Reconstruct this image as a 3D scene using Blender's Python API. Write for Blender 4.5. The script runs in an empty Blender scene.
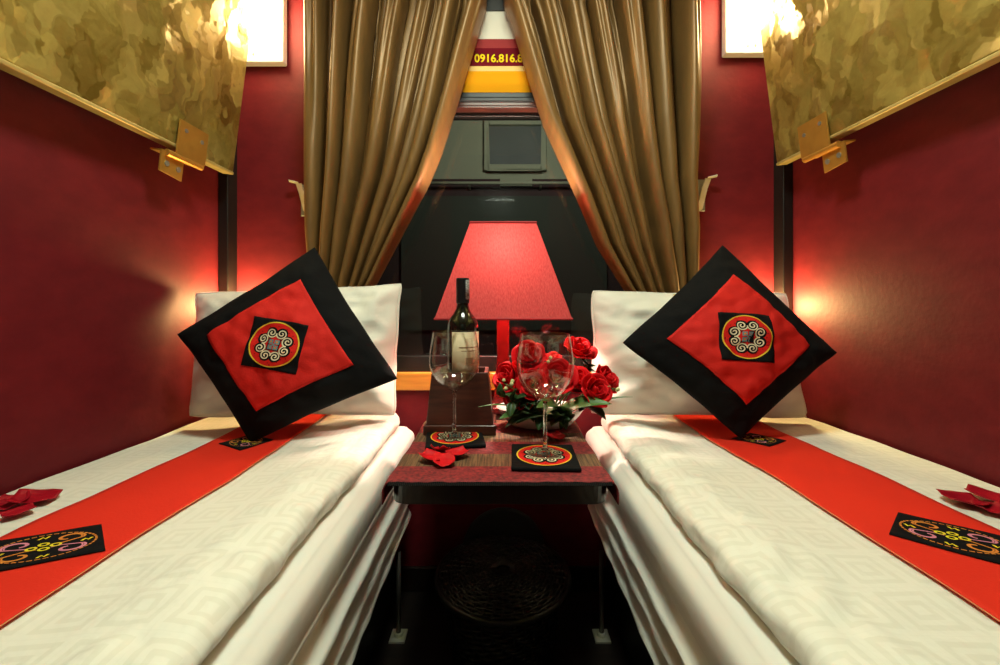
import bpy, math, random
from mathutils import Vector, Matrix, noise, Quaternion

# ------------------------------------------------------------------ camera, world, light, exposure
S = bpy.context.scene
COL = S.collection
F = 420.0            # focal length in pixels of the 1000 x 665 frame
ZC = 0.955           # eye height above the floor
HY = 303.0           # row of the horizon

cam_d = bpy.data.cameras.new('camera')
cam = bpy.data.objects.new('camera', cam_d)
COL.objects.link(cam)
cam.location = (0, 0, ZC)
cam.rotation_euler = (math.pi / 2, 0, 0)
cam_d.sensor_width = 36
cam_d.lens = F * 36 / 1000
cam_d.shift_y = -(332.5 - HY) / 1000
cam_d.clip_start = 0.01
S.camera = cam

w = bpy.data.worlds.new('night')
S.world = w
w.use_nodes = True
w.node_tree.nodes['Background'].inputs[0].default_value = (0.02, 0.022, 0.03, 1)
w.node_tree.nodes['Background'].inputs[1].default_value = 0.15

S.view_settings.view_transform = 'Standard'
S.view_settings.look = 'None'
S.view_settings.gamma = 1
S.view_settings.use_curve_mapping = False
S.view_settings.exposure = 0.0

CEILING_W = 22.0     # ceiling lamp (area light in the fixture)
SCONCE_E = 55.0      # emission of the wall lamp diffusers
READ_W = 9.0         # reading lights in the corners
BULB_E = 1100.0        # bulb of the table lamp
OUT_W = 32.0          # added fill light outside, no real lamp


def lamp(name, kind, loc, power, color, size=0.1, rot=(0, 0, 0), size_y=None):
    d = bpy.data.lights.new(name, kind)
    d.energy = power
    d.color = color
    if kind == 'AREA':
        d.shape = 'RECTANGLE' if size_y else 'SQUARE'
        d.size = size
        if size_y:
            d.size_y = size_y
    else:
        d.shadow_soft_size = size
    o = bpy.data.objects.new(name, d)
    o.location = loc
    o.rotation_euler = rot
    COL.objects.link(o)
    return o


lamp('ceiling_lamp_light', 'AREA', (0, 0.5, 2.165), CEILING_W, (0.87, 1.0, 0.81), 0.34, size_y=0.12)
lamp('outside_fill_light', 'POINT', (0.2, 2.0, 2.1), OUT_W, (1.0, 0.95, 0.75), 0.15)  # unseen fill added outdoors so the carriage shows through the window


def P(x, y, Y):
    """a point of the room from a direction and a distance"""
    return Vector(((x - 500) / F * Y, Y, ZC - (y - HY) / F * Y))


# ------------------------------------------------------------------ materials
MATS = {}


def mat(name, color, rough=0.5, metal=0.0, spec=0.5, bump=None, sheen=0.0, var=None, emit=None, trans=0.0, ior=1.45, coat=0.0):
    if name in MATS:
        return MATS[name]
    m = bpy.data.materials.new(name)
    m.use_nodes = True
    nt = m.node_tree
    b = nt.nodes['Principled BSDF']
    b.inputs['Base Color'].default_value = (*color, 1)
    b.inputs['Roughness'].default_value = rough
    b.inputs['Metallic'].default_value = metal
    b.inputs['Specular IOR Level'].default_value = spec
    b.inputs['IOR'].default_value = ior
    b.inputs['Transmission Weight'].default_value = trans
    b.inputs['Coat Weight'].default_value = coat
    if sheen:
        b.inputs['Sheen Weight'].default_value = sheen
    if emit:
        b.inputs['Emission Color'].default_value = (*emit[0], 1)
        b.inputs['Emission Strength'].default_value = emit[1]
    tc = None
    if bump or var:
        tc = nt.nodes.new('ShaderNodeTexCoord')
    if bump:
        sc, st, stretch = bump
        mp = nt.nodes.new('ShaderNodeMapping')
        mp.inputs['Scale'].default_value = stretch
        nz = nt.nodes.new('ShaderNodeTexNoise')
        nz.inputs['Scale'].default_value = sc
        nz.inputs['Detail'].default_value = 4
        bp = nt.nodes.new('ShaderNodeBump')
        bp.inputs['Strength'].default_value = st
        bp.inputs['Distance'].default_value = 0.004
        nt.links.new(tc.outputs['Object'], mp.inputs[0])
        nt.links.new(mp.outputs[0], nz.inputs['Vector'])
        nt.links.new(nz.outputs['Fac'], bp.inputs['Height'])
        nt.links.new(bp.outputs[0], b.inputs['Normal'])
    if var:
        sc, c2, stretch = var
        mp = nt.nodes.new('ShaderNodeMapping')
        mp.inputs['Scale'].default_value = stretch
        nz = nt.nodes.new('ShaderNodeTexNoise')
        nz.inputs['Scale'].default_value = sc
        nz.inputs['Detail'].default_value = 5
        rp = nt.nodes.new('ShaderNodeValToRGB')
        rp.color_ramp.elements[0].position = 0.35
        rp.color_ramp.elements[1].position = 0.65
        rp.color_ramp.elements[0].color = (*color, 1)
        rp.color_ramp.elements[1].color = (*c2, 1)
        nt.links.new(tc.outputs['Object'], mp.inputs[0])
        nt.links.new(mp.outputs[0], nz.inputs['Vector'])
        nt.links.new(nz.outputs['Fac'], rp.inputs[0])
        nt.links.new(rp.outputs[0], b.inputs['Base Color'])
    MATS[name] = m
    return m


M_WALL = mat('red vinyl wall', (0.115, 0.0055, 0.0095), 0.62, spec=0.25, bump=(70, 0.12, (1, 1, 1)), var=(16, (0.145, 0.008, 0.012), (1, 1, 1.6)))
M_CEIL = mat('cream ceiling', (0.62, 0.56, 0.44), 0.6, var=(3, (0.58, 0.52, 0.42), (1, 1, 1)))
M_FLOOR = mat('dark floor', (0.012, 0.009, 0.008), 0.45, var=(6, (0.02, 0.013, 0.01), (1, 6, 1)))
M_BLACK = mat('black trim', (0.006, 0.005, 0.005), 0.45, var=(20, (0.009, 0.007, 0.006), (1, 1, 1)))
M_DARKWOOD = mat('dark varnished wood', (0.012, 0.006, 0.005), 0.28, coat=0.3, var=(9, (0.022, 0.009, 0.006), (8, 1, 1)))
M_BOXWOOD = mat('brown box wood', (0.045, 0.013, 0.009), 0.34, var=(10, (0.085, 0.024, 0.014), (1.2, 1.2, 9)))
M_REDWOOD = mat('red painted wood', (0.22, 0.018, 0.018), 0.35, var=(14, (0.19, 0.016, 0.016), (1, 1, 4)))
M_SILL = mat('orange wood', (0.62, 0.27, 0.035), 0.35, var=(8, (0.5, 0.2, 0.025), (1, 8, 8)))
M_ALU = mat('dark aluminium', (0.022, 0.022, 0.023), 0.35, 0.0, spec=0.2, var=(30, (0.04, 0.04, 0.042), (1, 20, 20)))
M_CHROME = mat('chrome', (0.62, 0.60, 0.36), 0.35, 0.5, var=(30, (0.68, 0.66, 0.58), (1, 1, 1)))
M_STEEL = mat('grey steel', (0.35, 0.34, 0.28), 0.4, 0.5, var=(30, (0.28, 0.27, 0.25), (1, 1, 1)))
M_LEGSTEEL = mat('dull dark steel', (0.10, 0.09, 0.08), 0.5, 0.5, var=(30, (0.08, 0.07, 0.06), (1, 1, 1)))
M_HINGE = mat('orange brass hinge', (0.62, 0.33, 0.06), 0.4, 0.55, var=(25, (0.55, 0.28, 0.05), (1, 1, 1)))
M_GOLDEDGE = mat('gold edge trim', (0.62, 0.50, 0.20), 0.4, 0.4, var=(25, (0.5, 0.38, 0.12), (1, 1, 1)))
M_CURTAIN = mat('gold brown silk', (0.25, 0.128, 0.038), 0.44, 0.2, bump=(220, 0.10, (1, 1, 0.15)), var=(7, (0.18, 0.096, 0.031), (9, 1, 0.4)))
M_ROPE = mat('gold rope', (0.75, 0.50, 0.06), 0.4, 0.3, bump=(180, 0.4, (1, 1, 1)))
M_SHEET = mat('white sheet', (0.74, 0.72, 0.66), 0.6, bump=(25, 0.15, (1, 0.3, 1)), sheen=0.1)
M_PILLOW = mat('white pillow cotton', (0.76, 0.73, 0.64), 0.65, bump=(60, 0.12, (1, 1, 1)), sheen=0.1)
M_BLACKCLOTH = mat('black cloth', (0.0035, 0.0035, 0.004), 0.9, bump=(90, 0.25, (1, 1, 1)), spec=0.2)
M_REDCLOTH = mat('red cloth', (0.62, 0.018, 0.012), 0.75, bump=(260, 0.2, (1, 1, 1)), spec=0.2, var=(5, (0.56, 0.016, 0.012), (1, 1, 1)))
M_RUNNER = mat('red runner cloth', (0.72, 0.03, 0.012), 0.7, bump=(260, 0.15, (1, 1, 1)), spec=0.2, var=(4, (0.66, 0.026, 0.012), (1, 1, 1)))
M_HEM = mat('cream hem', (0.50, 0.36, 0.14), 0.7, bump=(260, 0.2, (1, 1, 1)))
M_EMBRED = mat('embroidery red', (0.64, 0.016, 0.012), 0.7, spec=0.1, bump=(400, 0.3, (1, 1, 1)))
M_EMBCREAM = mat('embroidery cream', (0.72, 0.62, 0.42), 0.7, spec=0.1, bump=(400, 0.3, (1, 1, 1)))
M_EMBYEL = mat('embroidery yellow', (0.70, 0.45, 0.04), 0.7, spec=0.1, bump=(400, 0.3, (1, 1, 1)))
M_EMBLIME = mat('embroidery bright yellow', (0.75, 0.62, 0.03), 0.7, spec=0.1, bump=(400, 0.3, (1, 1, 1)))
M_EMBORANGE = mat('embroidery orange', (0.62, 0.22, 0.04), 0.7, spec=0.1, bump=(400, 0.3, (1, 1, 1)))
M_EMBPINK = mat('embroidery pink', (0.62, 0.22, 0.30), 0.7, spec=0.1, bump=(400, 0.3, (1, 1, 1)))
M_EMBBLUE = mat('embroidery blue', (0.16, 0.24, 0.26), 0.7, spec=0.1, bump=(400, 0.3, (1, 1, 1)))
M_EMBBLACK = mat('embroidery black', (0.006, 0.006, 0.006), 0.8, spec=0.1, bump=(400, 0.3, (1, 1, 1)))
M_ROSE = mat('red rose petal', (0.66, 0.008, 0.012), 0.65, spec=0.15, var=(30, (0.56, 0.005, 0.01), (1, 1, 1)))
M_PETAL = mat('loose red petal', (0.62, 0.006, 0.010), 0.5, spec=0.25, var=(30, (0.48, 0.004, 0.010), (1, 1, 1)))
M_PETALDARK = mat('deep red petal', (0.34, 0.003, 0.012), 0.42, spec=0.3, var=(30, (0.28, 0.003, 0.012), (1, 1, 1)))
M_LEAF = mat('green leaf', (0.045, 0.12, 0.02), 0.4, var=(20, (0.07, 0.16, 0.03), (1, 1, 1)))
M_LEAFDARK = mat('dark green leaf', (0.015, 0.045, 0.012), 0.4, var=(20, (0.025, 0.07, 0.015), (1, 1, 1)))
M_STEM = mat('green stem', (0.06, 0.14, 0.03), 0.5, var=(20, (0.08, 0.16, 0.04), (1, 1, 1)))
M_BUD = mat('cream bud', (0.62, 0.60, 0.32), 0.6, var=(40, (0.5, 0.52, 0.22), (1, 1, 1)))
M_CERAMIC = mat('white ceramic', (0.72, 0.70, 0.66), 0.2, var=(8, (0.68, 0.66, 0.62), (1, 1, 1)), coat=0.3)
M_BOTTLE = mat('dark bottle glass', (0.004, 0.006, 0.004), 0.08, spec=0.6, var=(8, (0.006, 0.008, 0.005), (1, 1, 1)), coat=0.5)
M_LABEL = mat('cream paper label', (0.66, 0.52, 0.34), 0.6, var=(9, (0.60, 0.47, 0.30), (1, 1, 1)))
M_LABELINK = mat('brown label print', (0.35, 0.22, 0.12), 0.6, var=(90, (0.3, 0.18, 0.1), (1, 1, 1)))
M_FOIL = mat('black foil capsule', (0.010, 0.010, 0.011), 0.3, 0.3, var=(30, (0.016, 0.016, 0.017), (1, 1, 1)))
M_FOILSTRIP = mat('grey tax strip', (0.30, 0.29, 0.28), 0.5, var=(90, (0.12, 0.12, 0.12), (1, 1, 4)))
M_WICKER = mat('black wicker', (0.014, 0.012, 0.010), 0.3, var=(60, (0.024, 0.02, 0.016), (1, 1, 1)))
M_BIN = mat('dark grey plastic', (0.035, 0.033, 0.032), 0.4, var=(6, (0.028, 0.027, 0.026), (1, 1, 1)))
M_WHITEPL = mat('white plastic', (0.80, 0.78, 0.72), 0.4, var=(5, (0.76, 0.74, 0.68), (1, 1, 1)))
M_DIFFUSER = mat('lit diffuser', (0.9, 0.85, 0.7), 0.5, emit=((1.0, 0.80, 0.42), SCONCE_E), var=(5, (0.88, 0.83, 0.68), (1, 1, 1)))
M_BULB = mat('lit bulb', (0.9, 0.8, 0.7), 0.5, emit=((1.0, 0.78, 0.62), BULB_E), var=(5, (0.88, 0.8, 0.68), (1, 1, 1)))
M_READBULB = mat('lit reading lamp', (0.9, 0.7, 0.4), 0.5, emit=((1.0, 0.55, 0.18), 12), var=(5, (0.88, 0.68, 0.4), (1, 1, 1)))
M_CEILDIFF = mat('ceiling lamp diffuser', (0.9, 0.88, 0.8), 0.5, emit=((1.0, 0.95, 0.72), 4), var=(5, (0.88, 0.86, 0.78), (1, 1, 1)))
M_SIGNWHITE = mat('sign white', (0.82, 0.78, 0.66), 0.8, spec=0.05, var=(5, (0.8, 0.76, 0.64), (1, 1, 1)))
M_SIGNMAROON = mat('sign maroon', (0.17, 0.010, 0.018), 0.8, spec=0.05, var=(5, (0.15, 0.009, 0.016), (1, 1, 1)))
M_SIGNROSE = mat('sign light maroon', (0.36, 0.05, 0.05), 0.8, spec=0.05, var=(5, (0.33, 0.045, 0.045), (1, 1, 1)))
M_SIGNORANGE = mat('sign orange', (0.86, 0.36, 0.01), 0.8, spec=0.05, var=(5, (0.82, 0.33, 0.01), (1, 1, 1)))
M_SIGNPALE = mat('sign pale orange', (0.88, 0.62, 0.22), 0.8, spec=0.05, var=(5, (0.85, 0.6, 0.2), (1, 1, 1)))
M_SIGNYEL = mat('sign yellow', (0.90, 0.68, 0.02), 0.8, spec=0.05, var=(5, (0.88, 0.66, 0.02), (1, 1, 1)))
M_OUTPALE = mat('pale carriage paint', (0.30, 0.33, 0.26), 0.8, spec=0.1, var=(2, (0.24, 0.27, 0.21), (1, 1, 1)))
M_OUTDARK = mat('dark carriage paint', (0.050, 0.034, 0.038), 0.8, spec=0.1, var=(2, (0.042, 0.028, 0.032), (1, 1, 1)))
M_OUTPANEL = mat('dark grey panel', (0.045, 0.055, 0.048), 0.8, spec=0.1, var=(2, (0.04, 0.05, 0.045), (1, 1, 1)))
M_OUTGLASS = mat('dark carriage glass', (0.10, 0.12, 0.12), 0.6, var=(2, (0.06, 0.08, 0.085), (1, 1, 1)))
M_GROUND = mat('dark ground', (0.03, 0.03, 0.03), 0.9, var=(4, (0.02, 0.02, 0.02), (1, 1, 1)))


def node_glass(name, color, ior):
    m = bpy.data.materials.new(name)
    m.use_nodes = True
    nt = m.node_tree
    nt.nodes.remove(nt.nodes['Principled BSDF'])
    g = nt.nodes.new('ShaderNodeBsdfGlass')
    g.inputs['Color'].default_value = (*color, 1)
    g.inputs['Roughness'].default_value = 0
    g.inputs['IOR'].default_value = ior
    nt.links.new(g.outputs[0], nt.nodes['Material Output'].inputs[0])
    return m


def thin_glass(name, tint, ior):
    """thin clear glass: see-through with a mirror share by angle"""
    m = bpy.data.materials.new(name)
    m.use_nodes = True
    nt = m.node_tree
    nt.nodes.remove(nt.nodes['Principled BSDF'])
    t = nt.nodes.new('ShaderNodeBsdfTransparent'); t.inputs[0].default_value = (*tint, 1)
    g = nt.nodes.new('ShaderNodeBsdfGlossy'); g.inputs['Roughness'].default_value = 0.0
    fr = nt.nodes.new('ShaderNodeFresnel'); fr.inputs['IOR'].default_value = ior
    mx = nt.nodes.new('ShaderNodeMixShader')
    ge = nt.nodes.new('ShaderNodeNewGeometry')
    mi_ = nt.nodes.new('ShaderNodeMapRange')          # the same mirror share from inside and outside of the thin wall
    mi_.inputs['To Min'].default_value = ior; mi_.inputs['To Max'].default_value = 1 / ior
    nt.links.new(ge.outputs['Backfacing'], mi_.inputs['Value']); nt.links.new(mi_.outputs[0], fr.inputs['IOR'])
    nt.links.new(fr.outputs[0], mx.inputs[0]); nt.links.new(t.outputs[0], mx.inputs[1]); nt.links.new(g.outputs[0], mx.inputs[2])
    nt.links.new(mx.outputs[0], nt.nodes['Material Output'].inputs[0])
    return m


M_GLASS = thin_glass('clear wine glass', (0.985, 0.99, 0.98), 1.6)
M_STEMGLASS = node_glass('clear stem glass', (0.97, 0.98, 0.96), 1.48)
M_PANE = thin_glass('window glass', (0.90, 0.93, 0.91), 1.45)


def shade_mat():
    m = bpy.data.materials.new('red lamp shade fabric')
    m.use_nodes = True
    nt = m.node_tree
    nt.nodes.remove(nt.nodes['Principled BSDF'])
    d = nt.nodes.new('ShaderNodeBsdfDiffuse')
    t = nt.nodes.new('ShaderNodeBsdfTranslucent')
    mx = nt.nodes.new('ShaderNodeMixShader')
    mx.inputs[0].default_value = 0.035
    tc = nt.nodes.new('ShaderNodeTexCoord')
    mp = nt.nodes.new('ShaderNodeMapping')
    mp.inputs['Scale'].default_value = (60, 60, 14)
    mp.inputs['Rotation'].default_value = (0, math.radians(35), 0)
    nz = nt.nodes.new('ShaderNodeTexNoise')
    nz.inputs['Scale'].default_value = 6
    nz.inputs['Detail'].default_value = 5
    rp = nt.nodes.new('ShaderNodeValToRGB')
    rp.color_ramp.elements[0].position = 0.3
    rp.color_ramp.elements[1].position = 0.7
    rp.color_ramp.elements[0].color = (0.47, 0.06, 0.06, 1)
    rp.color_ramp.elements[1].color = (0.60, 0.095, 0.09, 1)
    bp = nt.nodes.new('ShaderNodeBump')
    bp.inputs['Strength'].default_value = 0.35
    bp.inputs['Distance'].default_value = 0.002
    L = nt.links.new
    L(tc.outputs['Object'], mp.inputs[0]); L(mp.outputs[0], nz.inputs['Vector'])
    L(nz.outputs['Fac'], rp.inputs[0]); L(nz.outputs['Fac'], bp.inputs['Height'])
    L(rp.outputs[0], d.inputs['Color']); L(rp.outputs[0], t.inputs['Color'])
    L(bp.outputs[0], d.inputs['Normal'])
    L(d.outputs[0], mx.inputs[1]); L(t.outputs[0], mx.inputs[2])
    L(mx.outputs[0], nt.nodes['Material Output'].inputs[0])
    return m


M_SHADE = shade_mat()


def bunk_mat():
    """gold laminate with overlapping leaf-like swirls that catch the light each at its own angle"""
    m = bpy.data.materials.new('swirled gold laminate')
    m.use_nodes = True
    nt = m.node_tree
    b = nt.nodes['Principled BSDF']
    L = nt.links.new
    N = nt.nodes.new
    tc = N('ShaderNodeTexCoord')
    nz_ = N('ShaderNodeTexNoise'); nz_.inputs['Scale'].default_value = 11; nz_.inputs['Detail'].default_value = 4
    va = N('ShaderNodeVectorMath'); va.operation = 'SCALE'; va.inputs[3].default_value = 0.16
    ad = N('ShaderNodeVectorMath'); ad.operation = 'ADD'
    L(tc.outputs['Object'], nz_.inputs['Vector']); L(nz_.outputs['Color'], va.inputs[0])
    L(va.outputs[0], ad.inputs[1]); L(tc.outputs['Object'], ad.inputs[0])
    geo = N('ShaderNodeNewGeometry')
    outs = []
    for rot, sc in ((25, 15), (-30, 21)):
        mp = N('ShaderNodeMapping')
        mp.inputs['Scale'].default_value = (1, 1.35, 0.62)
        mp.inputs['Rotation'].default_value = (math.radians(rot), 0, 0)
        vo = N('ShaderNodeTexVoronoi'); vo.feature = 'SMOOTH_F1'
        vo.inputs['Scale'].default_value = sc
        vo.inputs['Smoothness'].default_value = 0.12
        L(ad.outputs[0], mp.inputs[0]); L(mp.outputs[0], vo.inputs['Vector'])
        outs.append(vo)
    mixc = N('ShaderNodeMixRGB'); mixc.inputs[0].default_value = 0.42
    L(outs[0].outputs['Color'], mixc.inputs[1]); L(outs[1].outputs['Color'], mixc.inputs[2])
    n2 = N('ShaderNodeTexNoise'); n2.inputs['Scale'].default_value = 38; n2.inputs['Detail'].default_value = 5
    L(ad.outputs[0], n2.inputs['Vector'])
    sep = N('ShaderNodeSeparateColor'); L(mixc.outputs[0], sep.inputs[0])
    m2 = N('ShaderNodeMath'); m2.operation = 'MULTIPLY'; m2.inputs[1].default_value = 0.45
    L(n2.outputs['Fac'], m2.inputs[0])
    mm = N('ShaderNodeMath'); mm.operation = 'MULTIPLY_ADD'; mm.inputs[1].default_value = 0.6
    L(sep.outputs[0], mm.inputs[0]); L(m2.outputs[0], mm.inputs[2])
    rp = N('ShaderNodeValToRGB')
    e = rp.color_ramp.elements
    e[0].position = 0.25; e[0].color = (0.20, 0.132, 0.018, 1)
    e[1].position = 0.80; e[1].color = (0.48, 0.375, 0.10, 1)
    L(mm.outputs[0], rp.inputs[0]); L(rp.outputs[0], b.inputs['Base Color'])
    sb = N('ShaderNodeVectorMath'); sb.operation = 'SUBTRACT'; sb.inputs[1].default_value = (.5, .5, .5)
    L(mixc.outputs[0], sb.inputs[0])
    sc2 = N('ShaderNodeVectorMath'); sc2.operation = 'SCALE'; sc2.inputs[3].default_value = 0.55
    L(sb.outputs[0], sc2.inputs[0])
    na = N('ShaderNodeVectorMath'); na.operation = 'ADD'
    L(geo.outputs['Normal'], na.inputs[0]); L(sc2.outputs[0], na.inputs[1])
    nn = N('ShaderNodeVectorMath'); nn.operation = 'NORMALIZE'
    L(na.outputs[0], nn.inputs[0]); L(nn.outputs[0], b.inputs['Normal'])
    b.inputs['Roughness'].default_value = 0.34
    b.inputs['Metallic'].default_value = 0.45
    return m


M_BUNK = bunk_mat()


def damask_mat():
    m = bpy.data.materials.new('white damask')
    m.use_nodes = True
    nt = m.node_tree
    b = nt.nodes['Principled BSDF']
    L = nt.links.new
    tc = nt.nodes.new('ShaderNodeTexCoord')
    mp = nt.nodes.new('ShaderNodeMapping')
    mp.inputs['Scale'].default_value = (1 / 0.072, 1 / 0.072, 0)
    fr = nt.nodes.new('ShaderNodeVectorMath'); fr.operation = 'FRACTION'
    sb = nt.nodes.new('ShaderNodeVectorMath'); sb.operation = 'SUBTRACT'; sb.inputs[1].default_value = (0.5, 0.5, 0)
    ab = nt.nodes.new('ShaderNodeVectorMath'); ab.operation = 'ABSOLUTE'
    sp = nt.nodes.new('ShaderNodeSeparateXYZ')
    mx = nt.nodes.new('ShaderNodeMath'); mx.operation = 'MAXIMUM'
    mu = nt.nodes.new('ShaderNodeMath'); mu.operation = 'MULTIPLY'; mu.inputs[1].default_value = 5.0
    f2 = nt.nodes.new('ShaderNodeMath'); f2.operation = 'FRACT'
    rp = nt.nodes.new('ShaderNodeValToRGB')
    rp.color_ramp.interpolation = 'EASE'
    rp.color_ramp.elements[0].position = 0.42; rp.color_ramp.elements[0].color = (0.78, 0.77, 0.68, 1)
    rp.color_ramp.elements[1].position = 0.58; rp.color_ramp.elements[1].color = (0.725, 0.715, 0.62, 1)
    mr = nt.nodes.new('ShaderNodeMapRange')
    mr.inputs['To Min'].default_value = 0.62; mr.inputs['To Max'].default_value = 0.45
    nz = nt.nodes.new('ShaderNodeTexNoise'); nz.inputs['Scale'].default_value = 22; nz.inputs['Detail'].default_value = 3
    bp = nt.nodes.new('ShaderNodeBump'); bp.inputs['Strength'].default_value = 0.5; bp.inputs['Distance'].default_value = 0.008
    L(tc.outputs['Object'], mp.inputs[0]); L(mp.outputs[0], fr.inputs[0]); L(fr.outputs[0], sb.inputs[0]); L(sb.outputs[0], ab.inputs[0])
    L(ab.outputs[0], sp.inputs[0]); L(sp.outputs[0], mx.inputs[0]); L(sp.outputs[1], mx.inputs[1])
    L(mx.outputs[0], mu.inputs[0]); L(mu.outputs[0], f2.inputs[0]); L(f2.outputs[0], rp.inputs[0]); L(f2.outputs[0], mr.inputs['Value'])
    L(rp.outputs[0], b.inputs['Base Color']); L(mr.outputs[0], b.inputs['Roughness'])
    L(tc.outputs['Object'], nz.inputs['Vector']); L(nz.outputs['Fac'], bp.inputs['Height']); L(bp.outputs[0], b.inputs['Normal'])
    b.inputs['Sheen Weight'].default_value = 0.1
    return m


M_DAMASK = damask_mat()


def tablecloth_mat():
    """woven mat: red bands alternating with bamboo-brown bands along its length"""
    m = bpy.data.materials.new('striped woven mat')
    m.use_nodes = True
    nt = m.node_tree
    b = nt.nodes['Principled BSDF']
    L = nt.links.new
    tc = nt.nodes.new('ShaderNodeTexCoord')
    sp = nt.nodes.new('ShaderNodeSeparateXYZ')
    s1 = nt.nodes.new('ShaderNodeMath'); s1.operation = 'SUBTRACT'; s1.inputs[1].default_value = 0.761
    dv = nt.nodes.new('ShaderNodeMath'); dv.operation = 'DIVIDE'; dv.inputs[1].default_value = 0.148
    fr = nt.nodes.new('ShaderNodeMath'); fr.operation = 'FRACT'
    gt = nt.nodes.new('ShaderNodeMath'); gt.operation = 'GREATER_THAN'; gt.inputs[1].default_value = 0.54
    mp = nt.nodes.new('ShaderNodeMapping'); mp.inputs['Scale'].default_value = (330, 14, 1)
    n1 = nt.nodes.new('ShaderNodeTexNoise'); n1.inputs['Scale'].default_value = 1; n1.inputs['Detail'].default_value = 2
    r1 = nt.nodes.new('ShaderNodeValToRGB')
    r1.color_ramp.elements[0].position = 0.35; r1.color_ramp.elements[0].color = (0.06, 0.026, 0.010, 1)
    r1.color_ramp.elements[1].position = 0.68; r1.color_ramp.elements[1].color = (0.20, 0.105, 0.042, 1)
    n2 = nt.nodes.new('ShaderNodeTexNoise'); n2.inputs['Scale'].default_value = 160; n2.inputs['Detail'].default_value = 3
    r2 = nt.nodes.new('ShaderNodeValToRGB')
    r2.color_ramp.elements[0].position = 0.35; r2.color_ramp.elements[0].color = (0.095, 0.004, 0.006, 1)
    r2.color_ramp.elements[1].position = 0.7; r2.color_ramp.elements[1].color = (0.29, 0.017, 0.02, 1)
    mx = nt.nodes.new('ShaderNodeMixRGB')
    bp = nt.nodes.new('ShaderNodeBump'); bp.inputs['Strength'].default_value = 0.4; bp.inputs['Distance'].default_value = 0.002
    L(tc.outputs['Object'], sp.inputs[0]); L(sp.outputs[1], s1.inputs[0]); L(s1.outputs[0], dv.inputs[0]); L(dv.outputs[0], fr.inputs[0]); L(fr.outputs[0], gt.inputs[0])
    L(tc.outputs['Object'], mp.inputs[0]); L(mp.outputs[0], n1.inputs['Vector']); L(n1.outputs['Fac'], r1.inputs[0])
    L(tc.outputs['Object'], n2.inputs['Vector']); L(n2.outputs['Fac'], r2.inputs[0])
    L(gt.outputs[0], mx.inputs[0]); L(r2.outputs[0], mx.inputs[1]); L(r1.outputs[0], mx.inputs[2])
    L(mx.outputs[0], b.inputs['Base Color']); L(n2.outputs['Fac'], bp.inputs['Height']); L(bp.outputs[0], b.inputs['Normal'])
    b.inputs['Roughness'].default_value = 0.75
    return m


M_MAT = tablecloth_mat()

# ------------------------------------------------------------------ mesh helpers


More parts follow.
